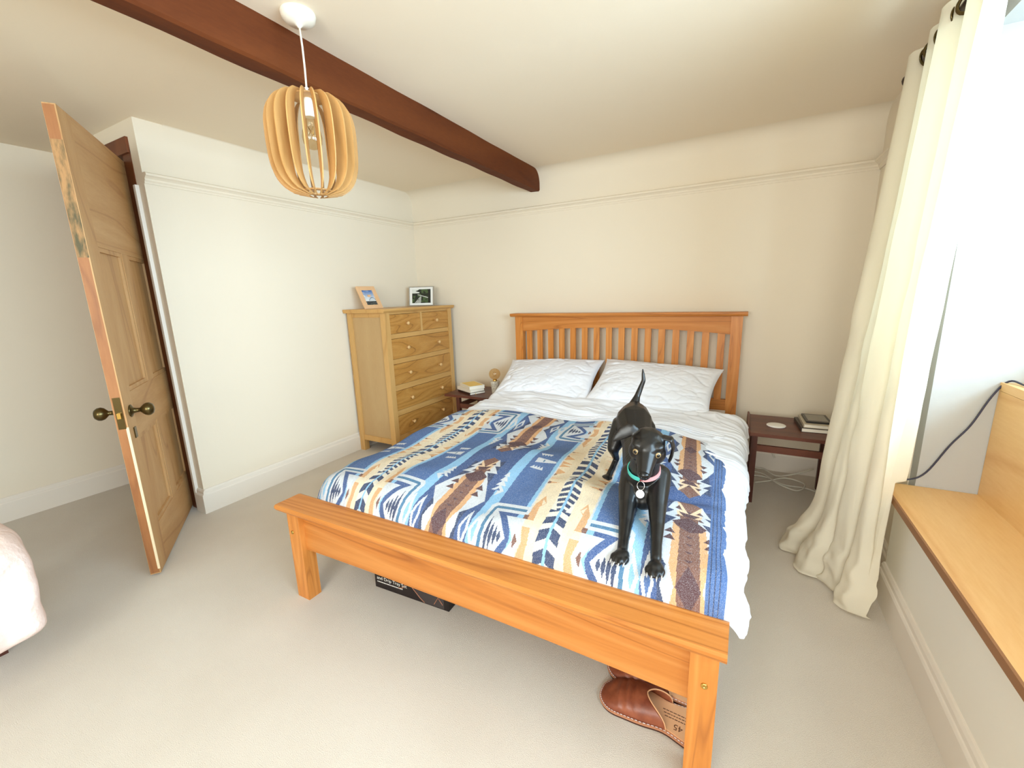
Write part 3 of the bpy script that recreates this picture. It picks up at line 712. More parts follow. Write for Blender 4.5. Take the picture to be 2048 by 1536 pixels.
bobj('top', bm, 'chest_y', ch, False, cx, 0.004)
rowz = [(0.898, 1.037), (0.716, 0.865), (0.525, 0.681), (0.335, 0.484), (0.145, 0.295)]
fY0, fY1 = cY0+0.045, cY1-0.045
for z0, z1 in ((1.037, 1.052), (0.865, 0.898), (0.681, 0.716), (0.484, 0.525), (0.295, 0.335), (0.085, 0.145)): cp('drawer_rail', (cX1-0.03, cX1-0.007, fY0, fY1, z0, z1), 'chest_y', 0.001)
ymid = (fY0+fY1)/2
cp('drawer_divider', (cX1-0.03, cX1-0.002, ymid-0.010, ymid+0.010, 0.894, 1.041), 'chest_z', 0.001)
def drawer(y0, y1, z0, z1, knobs):
    g = 0.0025
    d = cp('drawer', (cX1-0.30, cX1-0.004, y0+g, y1-g, z0+g, z1-g), 'drawer', 0.002)
    for ky in knobs:
        bm = lathe(bmesh.new(), [(0.007, 0), (0.0065, 0.006), (0.0075, 0.011), (0.0115, 0.015), (0.013, 0.020), (0.0115, 0.025), (0.006, 0.028)], (cX1-0.004, ky, (z0+z1)/2), 18, 'X')
        bobj('knob', bm, 'knob', d, True, cx)
drawer(fY0, ymid-0.010, *rowz[0], [(fY0+ymid)/2]); drawer(ymid+0.010, fY1, *rowz[0], [(fY1+ymid)/2])
for z0, z1 in rowz[1:]: drawer(fY0, fY1, z0, z1, [fY0+0.155, fY1-0.155])
# ------------------------------------------------------------------ picture frames
def photo(w, h, fn, nx=72, ny=56):
    xs = np.linspace(0, 1, nx+1); zs = np.linspace(0, 1, ny+1)
    P_ = np.zeros((nx+1, ny+1, 3)); P_[..., 0] = (xs[:, None]-0.5)*w; P_[..., 2] = (zs[None, :]-0.5)*h
    a = 0.5*(xs[1:]+xs[:-1])[:, None]*np.ones((1, ny)); b = np.ones((nx, 1))*0.5*(zs[1:]+zs[:-1])[None, :]
    return grid_mesh('photo_print', P_, fn(a, b))
def lc(*c): return np.array(lin(c))
def harbour(a, b):
    t = np.clip((b-0.3)/0.7, 0, 1)[..., None]
    img_ = lc(232, 238, 240)*(1-t)+lc(40, 104, 176)*t
    n = sstep(0.0, 0.7, vnoise(a*4+b*3, b*6, 2))[..., None]*(1-np.abs(t-0.45)*1.5).clip(0, 1); img_ = img_*(1-n)+lc(236, 240, 240)*n
    wtr = b < 0.27; img_[wtr] = lc(58, 62, 64); img_[wtr & (vnoise(a*9, b*40, 3) > 0.4)] = lc(92, 98, 98)
    arch = 0.30+0.20*(1-((a-0.72)/0.34)**2); img_[(np.abs(b-arch) < 0.018) & (np.abs(a-0.72) < 0.34)] = lc(60, 70, 74)
    img_[(np.abs(b-0.335) < 0.012) & (a > 0.36)] = lc(60, 70, 74)
    img_[(np.abs(b-0.285) < 0.028) & (a > 0.42) & (a < 0.95)] = lc(238, 240, 240); img_[(np.abs(b-0.262) < 0.010) & (a > 0.42) & (a < 0.95)] = lc(50, 52, 54)
    return img_
def woodland(a, b):
    n = vnoise(a*9, b*8, 5)+0.6*vnoise(a*22, b*20, 6)
    img_ = np.where((n > 0.1)[..., None], lc(72, 92, 56), lc(30, 38, 26))
    img_[(b > 0.72) & (a < 0.24+0.2*vnoise(a*8, b*8, 7))] = lc(224, 228, 220)
    path = np.abs(a-(0.30+0.35*b)) < 0.30*(0.52-b).clip(0, 1)+0.02; img_[path & (b < 0.5)] = lc(176, 176, 168)
    img_[path & (b < 0.5) & (n > 0.5)] = lc(120, 124, 112)
    rail_ = np.abs(b-(0.62-0.42*(a-0.3))) < 0.022; img_[rail_ & (a > 0.30) & (a < 0.9)] = lc(228, 228, 222)
    img_[(a > 0.86) & (b < 0.9)] = lc(26, 28, 22); return img_
# leaning wooden frame: local x = width, z = up, front = -y
f1 = thing('picture_frame', 'pale wood picture frame with a blue harbour photo, leaning back on the chest', 'picture frame', (-2.405, 2.315, 1.0800), (0, 0, math.radians(82)), 'picture frames on the chest of drawers')
tilt = Matrix.Rotation(math.radians(-30), 4, 'X'); W1, H1, B1 = 0.155, 0.188, 0.032
def fpart(name, b, material, parent, mtx, bevel=0.0015):
    bm = bmesh.new(); box(bm, *b)
    if bevel: bmesh.ops.bevel(bm, geom=bm.edges[:], offset=bevel, segments=1, affect='EDGES')
    bm.transform(mtx); return bobj(name, bm, material, parent)
M['frame_pale'] = wood('pale_frame_wood', (236, 192, 148), (228, 182, 136), (206, 156, 108), 'Z', 0.5, 2, 8)
for b in ((-W1/2, -W1/2+B1, 0, 0.014, 0, H1), (W1/2-B1, W1/2, 0, 0.014, 0, H1)): fpart('frame_stile', b, 'frame_pale', f1, tilt)
for b in ((-W1/2+B1, W1/2-B1, 0, 0.014, 0, B1), (-W1/2+B1, W1/2-B1, 0, 0.014, H1-B1, H1)): fpart('frame_rail', b, 'frame_pale', f1, tilt)
fpart('backing', (-W1/2+0.01, W1/2-0.01, 0.009, 0.013, 0.01, H1-0.01), 'frame_pale', f1, tilt, 0)
me = photo(W1-2*B1, H1-2*B1, harbour); me.transform(tilt @ Matrix.Translation((0, 0.006, H1/2))); link('photo', me, 'photo', f1)
bm = bmesh.new(); pts = [(0.016, 0.0), (0.016, 0.0)]
bm = bmesh.new(); prism(bm, [(0.070, 0.0), (0.112, 0.0), (0.108, 0.04), (0.098, 0.075), (0.075, 0.1), (0.052, 0.1)], lambda y, z: (-0.012, y, z), lambda y, z: (0.012, y, z)); bobj('easel_back', bm, 'frame_pale', f1)
f2 = thing('picture_frame', 'silver-edged picture frame with a woodland photo in a white mount, in the corner', 'picture frame', (-2.405, 2.835, 1.0800), (0, 0, math.radians(14)), 'picture frames on the chest of drawers')
W2, H2 = 0.225, 0.160; t2 = Matrix.Rotation(math.radians(-8), 4, 'X')
M['silver'] = mat('silver_frame', (176, 170, 160), 0.35, 0.6)
for b in ((-W2/2, -W2/2+0.006, -0.004, 0.012, 0, H2), (W2/2-0.006, W2/2, -0.004, 0.012, 0, H2)): fpart('frame_stile', b, 'silver', f2, t2, 0.001)
for b in ((-W2/2+0.006, W2/2-0.006, -0.004, 0.012, 0, 0.006), (-W2/2+0.006, W2/2-0.006, -0.004, 0.012, H2-0.006, H2)): fpart('frame_rail', b, 'silver', f2, t2, 0.001)
fpart('mount', (-W2/2+0.006, W2/2-0.006, 0.002, 0.008, 0.006, H2-0.006), 'white', f2, t2, 0)
me = photo(W2-0.056, H2-0.046, woodland); me.transform(t2 @ Matrix.Translation((0, 0.0012, H2/2))); link('photo', me, 'photo', f2)
fpart('base_strip', (-W2/2-0.002, W2/2+0.006, -0.03, 0.01, 0, 0.003), 'silver', f2, Matrix.Identity(4), 0)
bm = bmesh.new(); prism(bm, [(0.03, 0.0), (0.06, 0.0), (0.026, 0.1), (0.019, 0.1)], lambda y, z: (-0.015, y, z), lambda y, z: (0.015, y, z)); bobj('easel_back', bm, 'black', f2)

# ------------------------------------------------------------------ bedside tables
def bedside(loc, w, d, h, label, lip, inset=0.012):
    t = thing('bedside_table', label, 'bedside table', loc, (0, 0, 0), 'dark wood bedside tables')
    boxo('table_top', (-w/2, w/2, -d/2, d/2, h-0.018, h), 'teak_x', t, 0.003)
    for x in (-w/2+inset, w/2-0.028-inset):
        for y in (-d/2+0.015, d/2-0.043): boxo('leg', (x, x+0.028, y, y+0.028, 0, h-0.018), 'teak_z', t, 0.003)
    for y in (-d/2+0.02, d/2-0.036): boxo('cross_rail', (-w/2+inset+0.028, w/2-inset-0.028, y, y+0.016, h-0.105, h-0.070), 'teak_x', t, 0.002)
    for x in (-w/2+inset+0.006, w/2-inset-0.022): boxo('end_rail', (x, x+0.016, -d/2+0.043, d/2-0.043, h-0.105, h-0.070), 'teak_x', t, 0.002)
    if lip:
        bm = bmesh.new(); prism(bm, [(-w/2-0.012, h-0.03), (-w/2, h-0.03), (-w/2+0.004, h+0.004), (-w/2-0.002, h+0.016), (-w/2-0.010, h+0.016)], lambda x, z: (x, -d/2, z), lambda x, z: (x, d/2, z)); bobj('end_lip', bm, 'teak_x', t, False, None, 0.002)
    return t
bedside((0.262, 2.66, 0), 0.40, 0.38, 0.40, 'dark wood bedside table with coaster and books, between the bed and the curtain', True)
bedside((-1.800, 2.745, 0), 0.43, 0.35, 0.41, 'dark wood bedside table holding a lamp, squeezed between the chest and the bed', False, 0.10)
bm = lathe(bmesh.new(), [(0.043, 0), (0.046, 0.001), (0.046, 0.005), (0.044, 0.0065), (0.02, 0.0066)], (0, 0, 0), 36); o = bobj('coaster', bm, 'white', None, 'auto'); o.location = (0.190, 2.645, 0.4005); tag(o, 'round white coaster lying on the dark bedside table', 'coaster')

def book(name, w, d, h, loc, rz, cov, label, group=None, cat='book'):
    b = thing(name, label, cat, loc, (0, 0, rz), group)
    cm = mat('book_cover', cov, 0.45)
    boxo('cover', (-w/2, w/2, -d/2, d/2, 0, 0.002), cm, b, 0); boxo('cover', (-w/2, w/2, -d/2, d/2, h-0.002, h), cm, b, 0)
    boxo('spine', (-w/2, -w/2+0.003, -d/2, d/2, 0.002, h-0.002), cm, b, 0)
    boxo('pages', (-w/2+0.003, w/2-0.003, -d/2+0.003, d/2-0.003, 0.002, h-0.002), M['pages'], b, 0)
    return b
M['pages'] = mat('book_pages', (246, 238, 222), 0.9)
z = 0.4105
bk = 'books on the bedside table by the chest'
book('book', 0.135, 0.200, 0.016, (-1.852, 2.705, z), math.radians(62), (58, 40, 34), 'lowest book of the stack beside the table lamp, dark cover, ribbon marker', bk)
book('book', 0.130, 0.195, 0.022, (-1.858, 2.705, z+0.0165), math.radians(66), (238, 230, 214), 'middle white book of the stack beside the table lamp', bk)
b3 = book('book', 0.130, 0.190, 0.024, (-1.850, 2.715, z+0.039), math.radians(58), (242, 236, 220), 'top book of the stack beside the table lamp, with a yellow cover', bk)
boxo('cover_panel', (-0.055, 0.055, -0.085, 0.085, 0.0238, 0.0245), mat('yellow_print', (240, 200, 84), 0.4), b3, 0)
rb = bpy.data.objects['book']; bm = bmesh.new(); tube(bm, [(-0.02, -0.099, 0.008), (-0.021, -0.106, 0.006), (-0.022, -0.112, -0.001)], 0.002, 6); bobj('ribbon', bm, mat('gold_ribbon', (214, 170, 84), 0.5), rb, True)
bk = 'books on the bedside table by the curtain'
book('book', 0.150, 0.215, 0.022, (0.365, 2.690, 0.4005), math.radians(4), (58, 50, 44), 'lower dark-covered book under the e-reader on the bedside table', bk)
book('book', 0.128, 0.198, 0.018, (0.368, 2.690, 0.423), math.radians(2), (196, 184, 160), 'thin pale book directly beneath the e-reader', bk)
er = thing('e_reader', 'dark e-reader with a grey screen on top of the bedside books', 'e-reader', (0.372, 2.700, 0.4415), (0, 0, math.radians(3)))
boxo('body', (-0.056, 0.056, -0.080, 0.080, 0, 0.009), 'black', er, 0.003); boxo('screen', (-0.044, 0.044, -0.058, 0.068, 0.0088, 0.0094), mat('grey_screen', (134, 128, 116), 0.3), er, 0)
# table lamp: stoneware stem and large globe bulb
tl = thing('table_lamp', 'small stoneware table lamp with a big amber globe bulb on the bedside table', 'lamp', (-1.640, 2.715, 0.4105))
bobj('base', lathe(bmesh.new(), [(0.020, 0), (0.024, 0.003), (0.029, 0.05), (0.035, 0.095), (0.034, 0.100), (0.012, 0.101)], (0, 0, 0), 28), 'concrete', tl, 'auto')
bobj('lamp_holder', lathe(bmesh.new(), [(0.015, 0.098), (0.016, 0.104), (0.014, 0.114)], (0, 0, 0), 20), 'gold', tl, True)
bobj('globe_bulb', lathe(bmesh.new(), [(0.013, 0.108)] + [(0.043*math.sin(a), 0.154-0.043*math.cos(a)) for a in [0.38+(PI-0.42)*k/16 for k in range(17)]], (0, 0, 0), 28), 'amber', tl, True)
fl = [(0.012*math.cos(k*0.9), 0.012*math.sin(k*0.9), 0.128+0.0022*k) for k in range(20)]
bm = bmesh.new(); tube(bm, fl, 0.0011, 6); bobj('filament', bm, 'gold', tl, True)
# loose cables under the bedside table
def cable(pts, label, r=0.0042):
    bm = bmesh.new(); tube(bm, smooth_path(pts, 8), r, 7)
    tag(bobj('loose_cable', bm, 'cable_grey', None, True), label, 'cable', 'loose cables under the bedside table')
cable([(0.05+0.10+0.075*math.cos(a), 2.965-0.012*math.cos(a*0.7), 0.085+0.072*math.sin(a)) for a in np.linspace(0.3, 5.0, 12)] + [(0.24, 2.90, 0.012), (0.33, 2.88, 0.05), (0.42, 2.93, 0.075)], 'pale cable looping upright against the skirting under the bedside table')
cable([(0.03, 2.89, 0.006), (0.10, 2.87, 0.006), (0.18, 2.87, 0.006), (0.27, 2.79, 0.006), (0.37, 2.79, 0.006), (0.44, 2.74, 0.006)], 'pale cable lying in a wave along the carpet under the bedside table')
cable([(0.06, 2.92, 0.010), (0.16, 2.89, 0.018), (0.24, 2.76, 0.018), (0.33, 2.73, 0.008), (0.37, 2.82, 0.018), (0.28, 2.87, 0.018), (0.19, 2.80, 0.012), (0.12, 2.76, 0.006)], 'tangled pale cable in a flat loop on the carpet under the bedside table')

# ------------------------------------------------------------------ pendant lamp
pl = (-1.281, 1.034, 1.62)
pd = thing('pendant_lamp', 'pendant lamp with a barrel shade of upright plywood fins round a clear bulb', 'lamp', (-1.281, 1.034, ZC))
bobj('ceiling_rose', lathe(bmesh.new(), [(0.050, 0.0), (0.051, -0.004), (0.047, -0.018), (0.036, -0.027), (0.014, -0.031), (0.007, -0.036), (0.004, -0.040)], (0, 0, 0), 36), 'plastic', pd, 'auto')
bm = bmesh.new(); tube(bm, [(0, 0, -0.035), (0.001, 0.0015, -0.09), (0.0, 0.002, -0.15), (0, 0, -0.20), (0, 0, -0.235)], 0.003, 8); bobj('cord', bm, 'cord', pd, True)
bobj('lamp_holder', lathe(bmesh.new(), [(0.006, -0.205), (0.011, -0.212), (0.012, -0.238), (0.017, -0.246), (0.018, -0.285), (0.0165, -0.290)], (0, 0, 0), 24), 'plastic', pd, 'auto')
bobj('bulb', lathe(bmesh.new(), [(0.013, -0.288), (0.014, -0.300), (0.020, -0.315), (0.028, -0.332), (0.031, -0.350), (0.028, -0.368), (0.018, -0.381), (0.004, -0.386)], (0, 0, 0), 24), 'bulb', pd, True)
bm = bmesh.new(); tube(bm, [(0.010*math.cos(k*2.1), 0.010*math.sin(k*2.1), -0.318-0.026*(k % 2)) for k in range(10)], 0.0008, 5); bobj('filament', bm, 'gold', pd, True)
zt, zb, RO = -0.222, -0.528, 0.137
def barrel(k):   # outer profile, k 0..1 from top to bottom
    c = abs(2*k-1); return 0.034+(RO-0.034)*max(1-c**3.6, 0)**0.5*(1.0-0.05*max(2*k-1, 0))
def innerp(k):
    c = abs(2*k-1); return min(barrel(k)-0.006, 0.028+(RO-0.070)*max(1-c**3.4, 0)**0.5)
nf = 20; npr = 26
base_me = None
for i in range(nf):
    a = 2*PI*(i+0.35)/nf
    if base_me is None:
        pts = [(barrel(k/npr), zt+(zb-zt)*k/npr) for k in range(npr+1)] + [(innerp(k/npr), zt+(zb-zt)*k/npr) for k in range(npr, -1, -1)]
        bm = bmesh.new(); h_ = 0.0019
        oa = [bm.verts.new((r0, -h_, z0)) for r0, z0 in pts]; ob = [bm.verts.new((r0, h_, z0)) for r0, z0 in pts]; nn_ = len(pts)
        for k in range(npr):
            j = nn_-1-k
            bm.faces.new((oa[k], oa[k+1], oa[j-1], oa[j])); bm.faces.new((ob[k], ob[j], ob[j-1], ob[k+1]))
        for k in range(nn_): bm.faces.new((oa[k], ob[k], ob[(k+1) % nn_], oa[(k+1) % nn_]))
        fo = bobj('shade_fin', bm, 'ply', pd); base_me = fo.data
    else:
        fo = bpy.data.objects.new('shade_fin', base_me); COL.objects.link(fo); fo.parent = pd
    fo.rotation_euler = (0, 0, a)
for z0, r0, r1 in ((zt-0.012, 0.013, 0.052), (zb+0.014, 0.030, 0.050)):
    bobj('shade_ring', lathe(bmesh.new(), [(r0, z0-0.002), (r1, z0-0.002), (r1, z0+0.002), (r0, z0+0.002), (r0, z0-0.002)], (0, 0, 0), 36, 'Z', False), 'ply', pd)

# ------------------------------------------------------------------ box and slippers under the bed
bx = thing('cardboard_box', 'black printed cardboard box lying under the foot of the bed', 'box', (-1.085, 1.228, 0), (0, 0, math.radians(2.5)))
boxo('carton', (-0.172, 0.186, -0.155, 0.155, 0, 0.150), 'box', bx, 0.002)
for body, size, x, z, mt in (('and Drip Tray Set', 0.021, -0.160, 0.040, 'white'),):
    me = text_mesh(body, size, 0.0); me.transform(Matrix.Translation((x, -0.1562, z)) @ Matrix.Rotation(PI/2, 4, 'X')); link('lettering', me, mt, bx)
bm = bmesh.new(); rr2 = random.Random(3); x = -0.160
while x < -0.03:
    w_ = rr2.uniform(0.003, 0.010); box(bm, x, x+w_, -0.1562, -0.1552, 0.027, 0.0305); x += w_+0.002
bobj('fine_print', bm, 'white', bx)
def decal(name, pts, mt, y=-0.1558):
    bm = bmesh.new(); prism(bm, pts, lambda x, z: (x, y, z), lambda x, z: (x, y+0.0006, z)); bobj(name, bm, mt, bx)
decal('printed_grill', [(0.0, 0.10), (0.04, 0.03), (0.07, 0.003), (0.165, 0.003), (0.165, 0.11)], 'box_grey', -0.1555)
for p0 in ([(-0.01, 0.105), (0.02, 0.052), (0.055, 0.018), (0.075, 0.004)], [(0.12, 0.012), (0.14, 0.045), (0.16, 0.02)], [(-0.05, 0.03), (-0.03, 0.035), (0.0, 0.07)]):
    bm = bmesh.new(); tube(bm, [(x, -0.1558, z) for x, z in p0], 0.0016, 5); bobj('printed_rim', bm, 'copper', bx)

def slipper(loc, rz, label, mirror):
    """mule: toe towards -x, heel +x"""
    t = thing('slipper', label, 'slipper', loc, (0, 0, rz), 'brown leather slippers under the bed')
    LN = 0.268
    def half(x):  # half width along the foot, x from 0 toe to 1 heel
        return 0.052*(1-(1-min(x/0.22, 1))**2.4)**0.5*(1-0.20*math.exp(-((x-0.66)/0.16)**2))*((1-max((x-0.86)/0.14, 0)**2.2)**0.5 if x < 1 else 0.0)
    def cen(x): return mirror*0.010*math.sin(x*PI*0.9)
    n = 40; ks = [0.5-0.5*math.cos(PI*k/n) for k in range(n+1)]
    def outline(off):
        a = [(-LN/2+LN*k+(off if k > 0.5 else -off)*(abs(2*k-1)**6), cen(k)+half(k)+off) for k in ks]; b = [(-LN/2+LN*k+(off if k > 0.5 else -off)*(abs(2*k-1)**6), cen(k)-half(k)-off) for k in ks[::-1]]
        return a+b[1:-1]
    def slab(name, off, z0, z1, mt):
        bm = bmesh.new(); pts = outline(off)
        prism(bm, pts, lambda x, y: (x, y, z0), lambda x, y: (x, y, z1)); return bobj(name, bm, mt, t)
    slab('outsole', 0.004, 0, 0.007, 'sole_dark'); slab('welt', 0.006, 0.007, 0.013, 'sole'); slab('insole', -0.001, 0.013, 0.017, 'insole')
    # upper over the toe half
    nx, na = 34, 26; P_ = np.zeros((nx+1, na+1, 3))
    for i in range(nx+1):
        for j in range(na+1):
            a = PI*j/na; side = math.cos(a); x = (i/nx)**1.2*(0.46+0.22*(abs(side)**1.6))
            hw = max(half(max(x, 0.0015)), 0.002)+0.003
            hgt = 0.048*max(math.sin(min(x/0.5, 1)*PI/2), 0.0)**0.75
            zz = 0.013+hgt*(max(math.sin(a), 0.0)**0.8)
            wrk = 0.0045*math.sin(x*75+2.2*side)*math.exp(-((x-0.27)/0.11)**2)*math.sin(a) - 0.004*math.exp(-((x-0.12)/0.03)**2)*math.sin(a)*math.exp(-(side/0.5)**2)
            P_[i, j] = (-LN/2+LN*x-0.003*(x < 0.02), cen(x)+hw*side*(1+0.02*math.sin(a)), zz+wrk)
    up = link('upper', grid_mesh('upper', P_), 'leather', t, True); sm = up.modifiers.new('thick', 'SOLIDIFY'); sm.thickness = 0.0028; sm.offset = 1; bake(up)
    bm = bmesh.new(); tube(bm, [tuple(P_[nx, j]+np.array([0.0005, 0, 0.0012])) for j in range(na+1)], 0.0019, 6); bobj('binding', bm, 'insole', t, True)
    # stitches round the welt
    pts = outline(0.0035); bm = bmesh.new()
    P2 = [Vector((x, y, 0.0135)) for x, y in pts]; acc = 0
    for k in range(len(P2)):
        p, q = P2[k], P2[(k+1) % len(P2)]; seg_n = max(1, int((q-p).length/0.0065))
        for j in range(seg_n):
            a_ = p.lerp(q, (j+0.2)/seg_n); b_ = p.lerp(q, (j+0.8)/seg_n)
            if (b_-a_).length > 0.0015: tube(bm, [a_, b_], 0.0008, 4)
    bobj('stitching', bm, 'stitch', t)
    for body, size, x, y, rr in (('45', 0.024, 0.088, -0.008, PI), ('45', 0.0001, 0.06, 0.02, PI)):
        if size < 0.001: continue
        me = text_mesh(body, size); me.transform(Matrix.Translation((x, y*1.0, 0.0174)) @ Matrix.Rotation(rr, 4, 'Z')); link('size_print', me, 'print_brown', t)
    # rows of fine print, too small to read
    bm = bmesh.new(); rr2 = random.Random(5)
    for k in range(3):
        x = 0.030+0.004*k
        while x < 0.100:
            w_ = rr2.uniform(0.003, 0.009); box(bm, x, x+w_, 0.022-0.009*k, 0.0242-0.009*k, 0.0170, 0.0174); x += w_+0.0018
    bobj('fine_print', bm, 'print_brown', t)
    return t
slipper((-0.154, 1.012, 0.0), math.radians(-3), 'near brown leather slipper with tan insole beside the bed foot post', 1)
slipper((-0.164, 1.132, 0.0), math.radians(3), 'rear brown leather slipper, mostly hidden behind the footboard panel', -1)

# ------------------------------------------------------------------ pale pink fleece at the left edge
th = thing('fleece_throw', 'pale pink fleece throw bunched over a seat at the left edge', 'throw', (-2.06, 0.17, 0.0))
n = 90; uu = np.linspace(0, 2*PI, n)[:, None]*np.ones((1, 60)); vv = np.ones((n, 1))*np.linspace(0, 1, 60)[None, :]
rad = 0.25*(np.clip(1-(2*vv-1)**6, 0, 1)**0.34); sq = (np.abs(np.cos(uu))**4+np.abs(np.sin(uu))**4)**(-0.25)
fold_ = 1+0.05*np.sin(uu*9+2*np.sin(vv*4))*np.sin(PI*vv)+0.03*vnoise(uu*4, vv*6, 9)
P_ = np.stack([rad*sq*fold_*np.cos(uu), 0.62*rad*sq*fold_*np.sin(uu), 0.13+0.37*vv+0.015*vnoise(uu*3, vv*4, 10)], -1)
P_[-1] = P_[0]
link('cloth', grid_mesh('fleece', P_), 'pink', th, True)
boxo('stool_frame', (-0.16, -0.08, 0.0, 0.08, 0, 0.20), 'teak_z', th, 0.002)

# ------------------------------------------------------------------ dog
dog_loc = Vector((-0.29, 1.30, 0.44))
dog = thing('dog', 'slim black short-haired dog in a play bow on the patterned blanket, tail up', 'dog', dog_loc)
bm = bmesh.new()
def ball(p, r, sc=(1, 1, 1), rot=None):
    mt = Matrix.Translation(Vector(p)-dog_loc)
    if rot is not None: mt = mt @ rot
    mt = mt @ Matrix.Diagonal((*sc, 1))
    bmesh.ops.create_icosphere(bm, subdivisions=2, radius=r, matrix=mt)
def chain(pts, sc=(1, 1, 1)):
    """tapered limb: list of (x,y,z,r)"""
    for a, b in zip(pts, pts[1:]):
        pa, pb = Vector(a[:3]), Vector(b[:3]); n_ = max(2, int((pb-pa).length/(0.22*min(a[3], b[3])))+1)
        for k in range(n_+1):
            t = k/n_; ball(pa.lerp(pb, t), a[3]*(1-t)+b[3]*t, sc)
# trunk
chain([(-0.351, 1.615, 0.676, 0.056), (-0.341, 1.560, 0.664, 0.070), (-0.318, 1.49, 0.640, 0.058), (-0.298, 1.43, 0.618, 0.052), (-0.270, 1.36, 0.592, 0.060), (-0.243, 1.295, 0.565, 0.062)])
chain([(-0.285, 1.39, 0.580, 0.052), (-0.256, 1.32, 0.542, 0.056), (-0.237, 1.262, 0.540, 0.046)])
ball((-0.236, 1.248, 0.520), 0.034)
# tail
chain([(-0.3575, 1.635, 0.716, 0.020), (-0.352, 1.655, 0.742, 0.0125), (-0.343, 1.665, 0.772, 0.0105), (-0.332, 1.67, 0.806, 0.0085), (-0.335, 1.672, 0.832, 0.0065), (-0.338, 1.675, 0.850, 0.003)])
# front legs
chain([(-0.283, 1.30, 0.575, 0.038), (-0.281, 1.26, 0.545, 0.036), (-0.277, 1.215, 0.512, 0.0275), (-0.266, 1.15, 0.483, 0.0205), (-0.257, 1.093, 0.466, 0.0158), (-0.251, 1.055, 0.458, 0.0150)])
chain([(-0.202, 1.30, 0.583, 0.038), (-0.198, 1.26, 0.556, 0.036), (-0.189, 1.21, 0.526, 0.0275), (-0.178, 1.15, 0.496, 0.0205), (-0.169, 1.093, 0.476, 0.0158), (-0.161, 1.045, 0.461, 0.0150)])
TOES = ((-0.0175, -0.013), (-0.0062, -0.023), (0.0062, -0.023), (0.0175, -0.013))
def paw(p, ang, w=0.018):
    rot = Matrix.Rotation(ang, 4, 'Z')
    ball(p, 0.0215, (1.0, 1.2, 0.74), rot)
    for k, (dx, dy) in enumerate(TOES):
        q = Vector(p)+rot @ Vector((dx, dy, -0.001)); ball(q, 0.0098, (0.86, 1.4, 0.95), rot)
        ball(q+rot @ Vector((0, -0.009, -0.003)), 0.0074, (0.85, 1.1, 0.85), rot)
PAWS = [((-0.2475, 1.032, 0.4545), -0.12), ((-0.1575, 1.018, 0.4545), 0.10)]
for p, a in PAWS: paw(p, a)
# hind legs
chain([(-0.378, 1.560, 0.645, 0.048), (-0.392, 1.530, 0.612, 0.036), (-0.400, 1.500, 0.576, 0.0235), (-0.402, 1.525, 0.545, 0.0155), (-0.400, 1.548, 0.516, 0.0120), (-0.406, 1.520, 0.492, 0.0112), (-0.411, 1.487, 0.470, 0.0125)])
paw((-0.415, 1.468, 0.463), -0.45)
chain([(-0.306, 1.555, 0.645, 0.048), (-0.296, 1.53, 0.605, 0.036), (-0.290, 1.50, 0.570, 0.0235), (-0.286, 1.535, 0.525, 0.0145), (-0.284, 1.540, 0.505, 0.0120), (-0.282, 1.505, 0.474, 0.0125)])
paw((-0.281, 1.492, 0.463), 0.1)
# neck and head
chain([(-0.250, 1.290, 0.570, 0.058), (-0.241, 1.262, 0.612, 0.0475), (-0.232, 1.240, 0.660, 0.043), (-0.226, 1.222, 0.690, 0.042)])
HD = Vector((-0.2205, 1.202, 0.718))
fwd_h = Vector((0.012, -0.100, -0.038)).normalized(); side_h = Vector((1, 0.10, -0.10)); side_h = (side_h - fwd_h*side_h.dot(fwd_h)).normalized(); up_h = side_h.cross(-fwd_h).normalized()
if up_h.z < 0: up_h = -up_h
HR = Matrix(((side_h.x, -fwd_h.x, up_h.x, 0), (side_h.y, -fwd_h.y, up_h.y, 0), (side_h.z, -fwd_h.z, up_h.z, 0), (0, 0, 0, 1)))
HS = 1.20
def H(x, y, z): return HD + side_h*x*HS + fwd_h*y*0.98 + up_h*z*HS      # side, forward, up
ball(H(0, 0, 0), 0.042*HS, (0.98, 1.12, 0.92), HR)
ball(H(0, 0.022, 0.004), 0.036*HS, (0.98, 1.0, 0.85), HR)
for sx in (-1, 1):
    ball(H(sx*0.021, 0.012, -0.016), 0.026*HS, (0.9, 1.2, 0.9), HR)    # cheeks
    ball(H(sx*0.022, 0.034, 0.0185), 0.0135*HS, (1.1, 1.0, 0.7), HR)    # brows
for k in range(9):
    t = k/8; ball(H(0, 0.040+0.062*t, -0.004-0.012*t), (0.0290-0.0100*t)*HS, (0.90-0.02*t, 1.0, 0.92), HR)
    ball(H(0, 0.034+0.060*t, -0.022-0.004*t), (0.0225-0.0065*t)*HS, (0.95, 1.0, 0.7), HR)
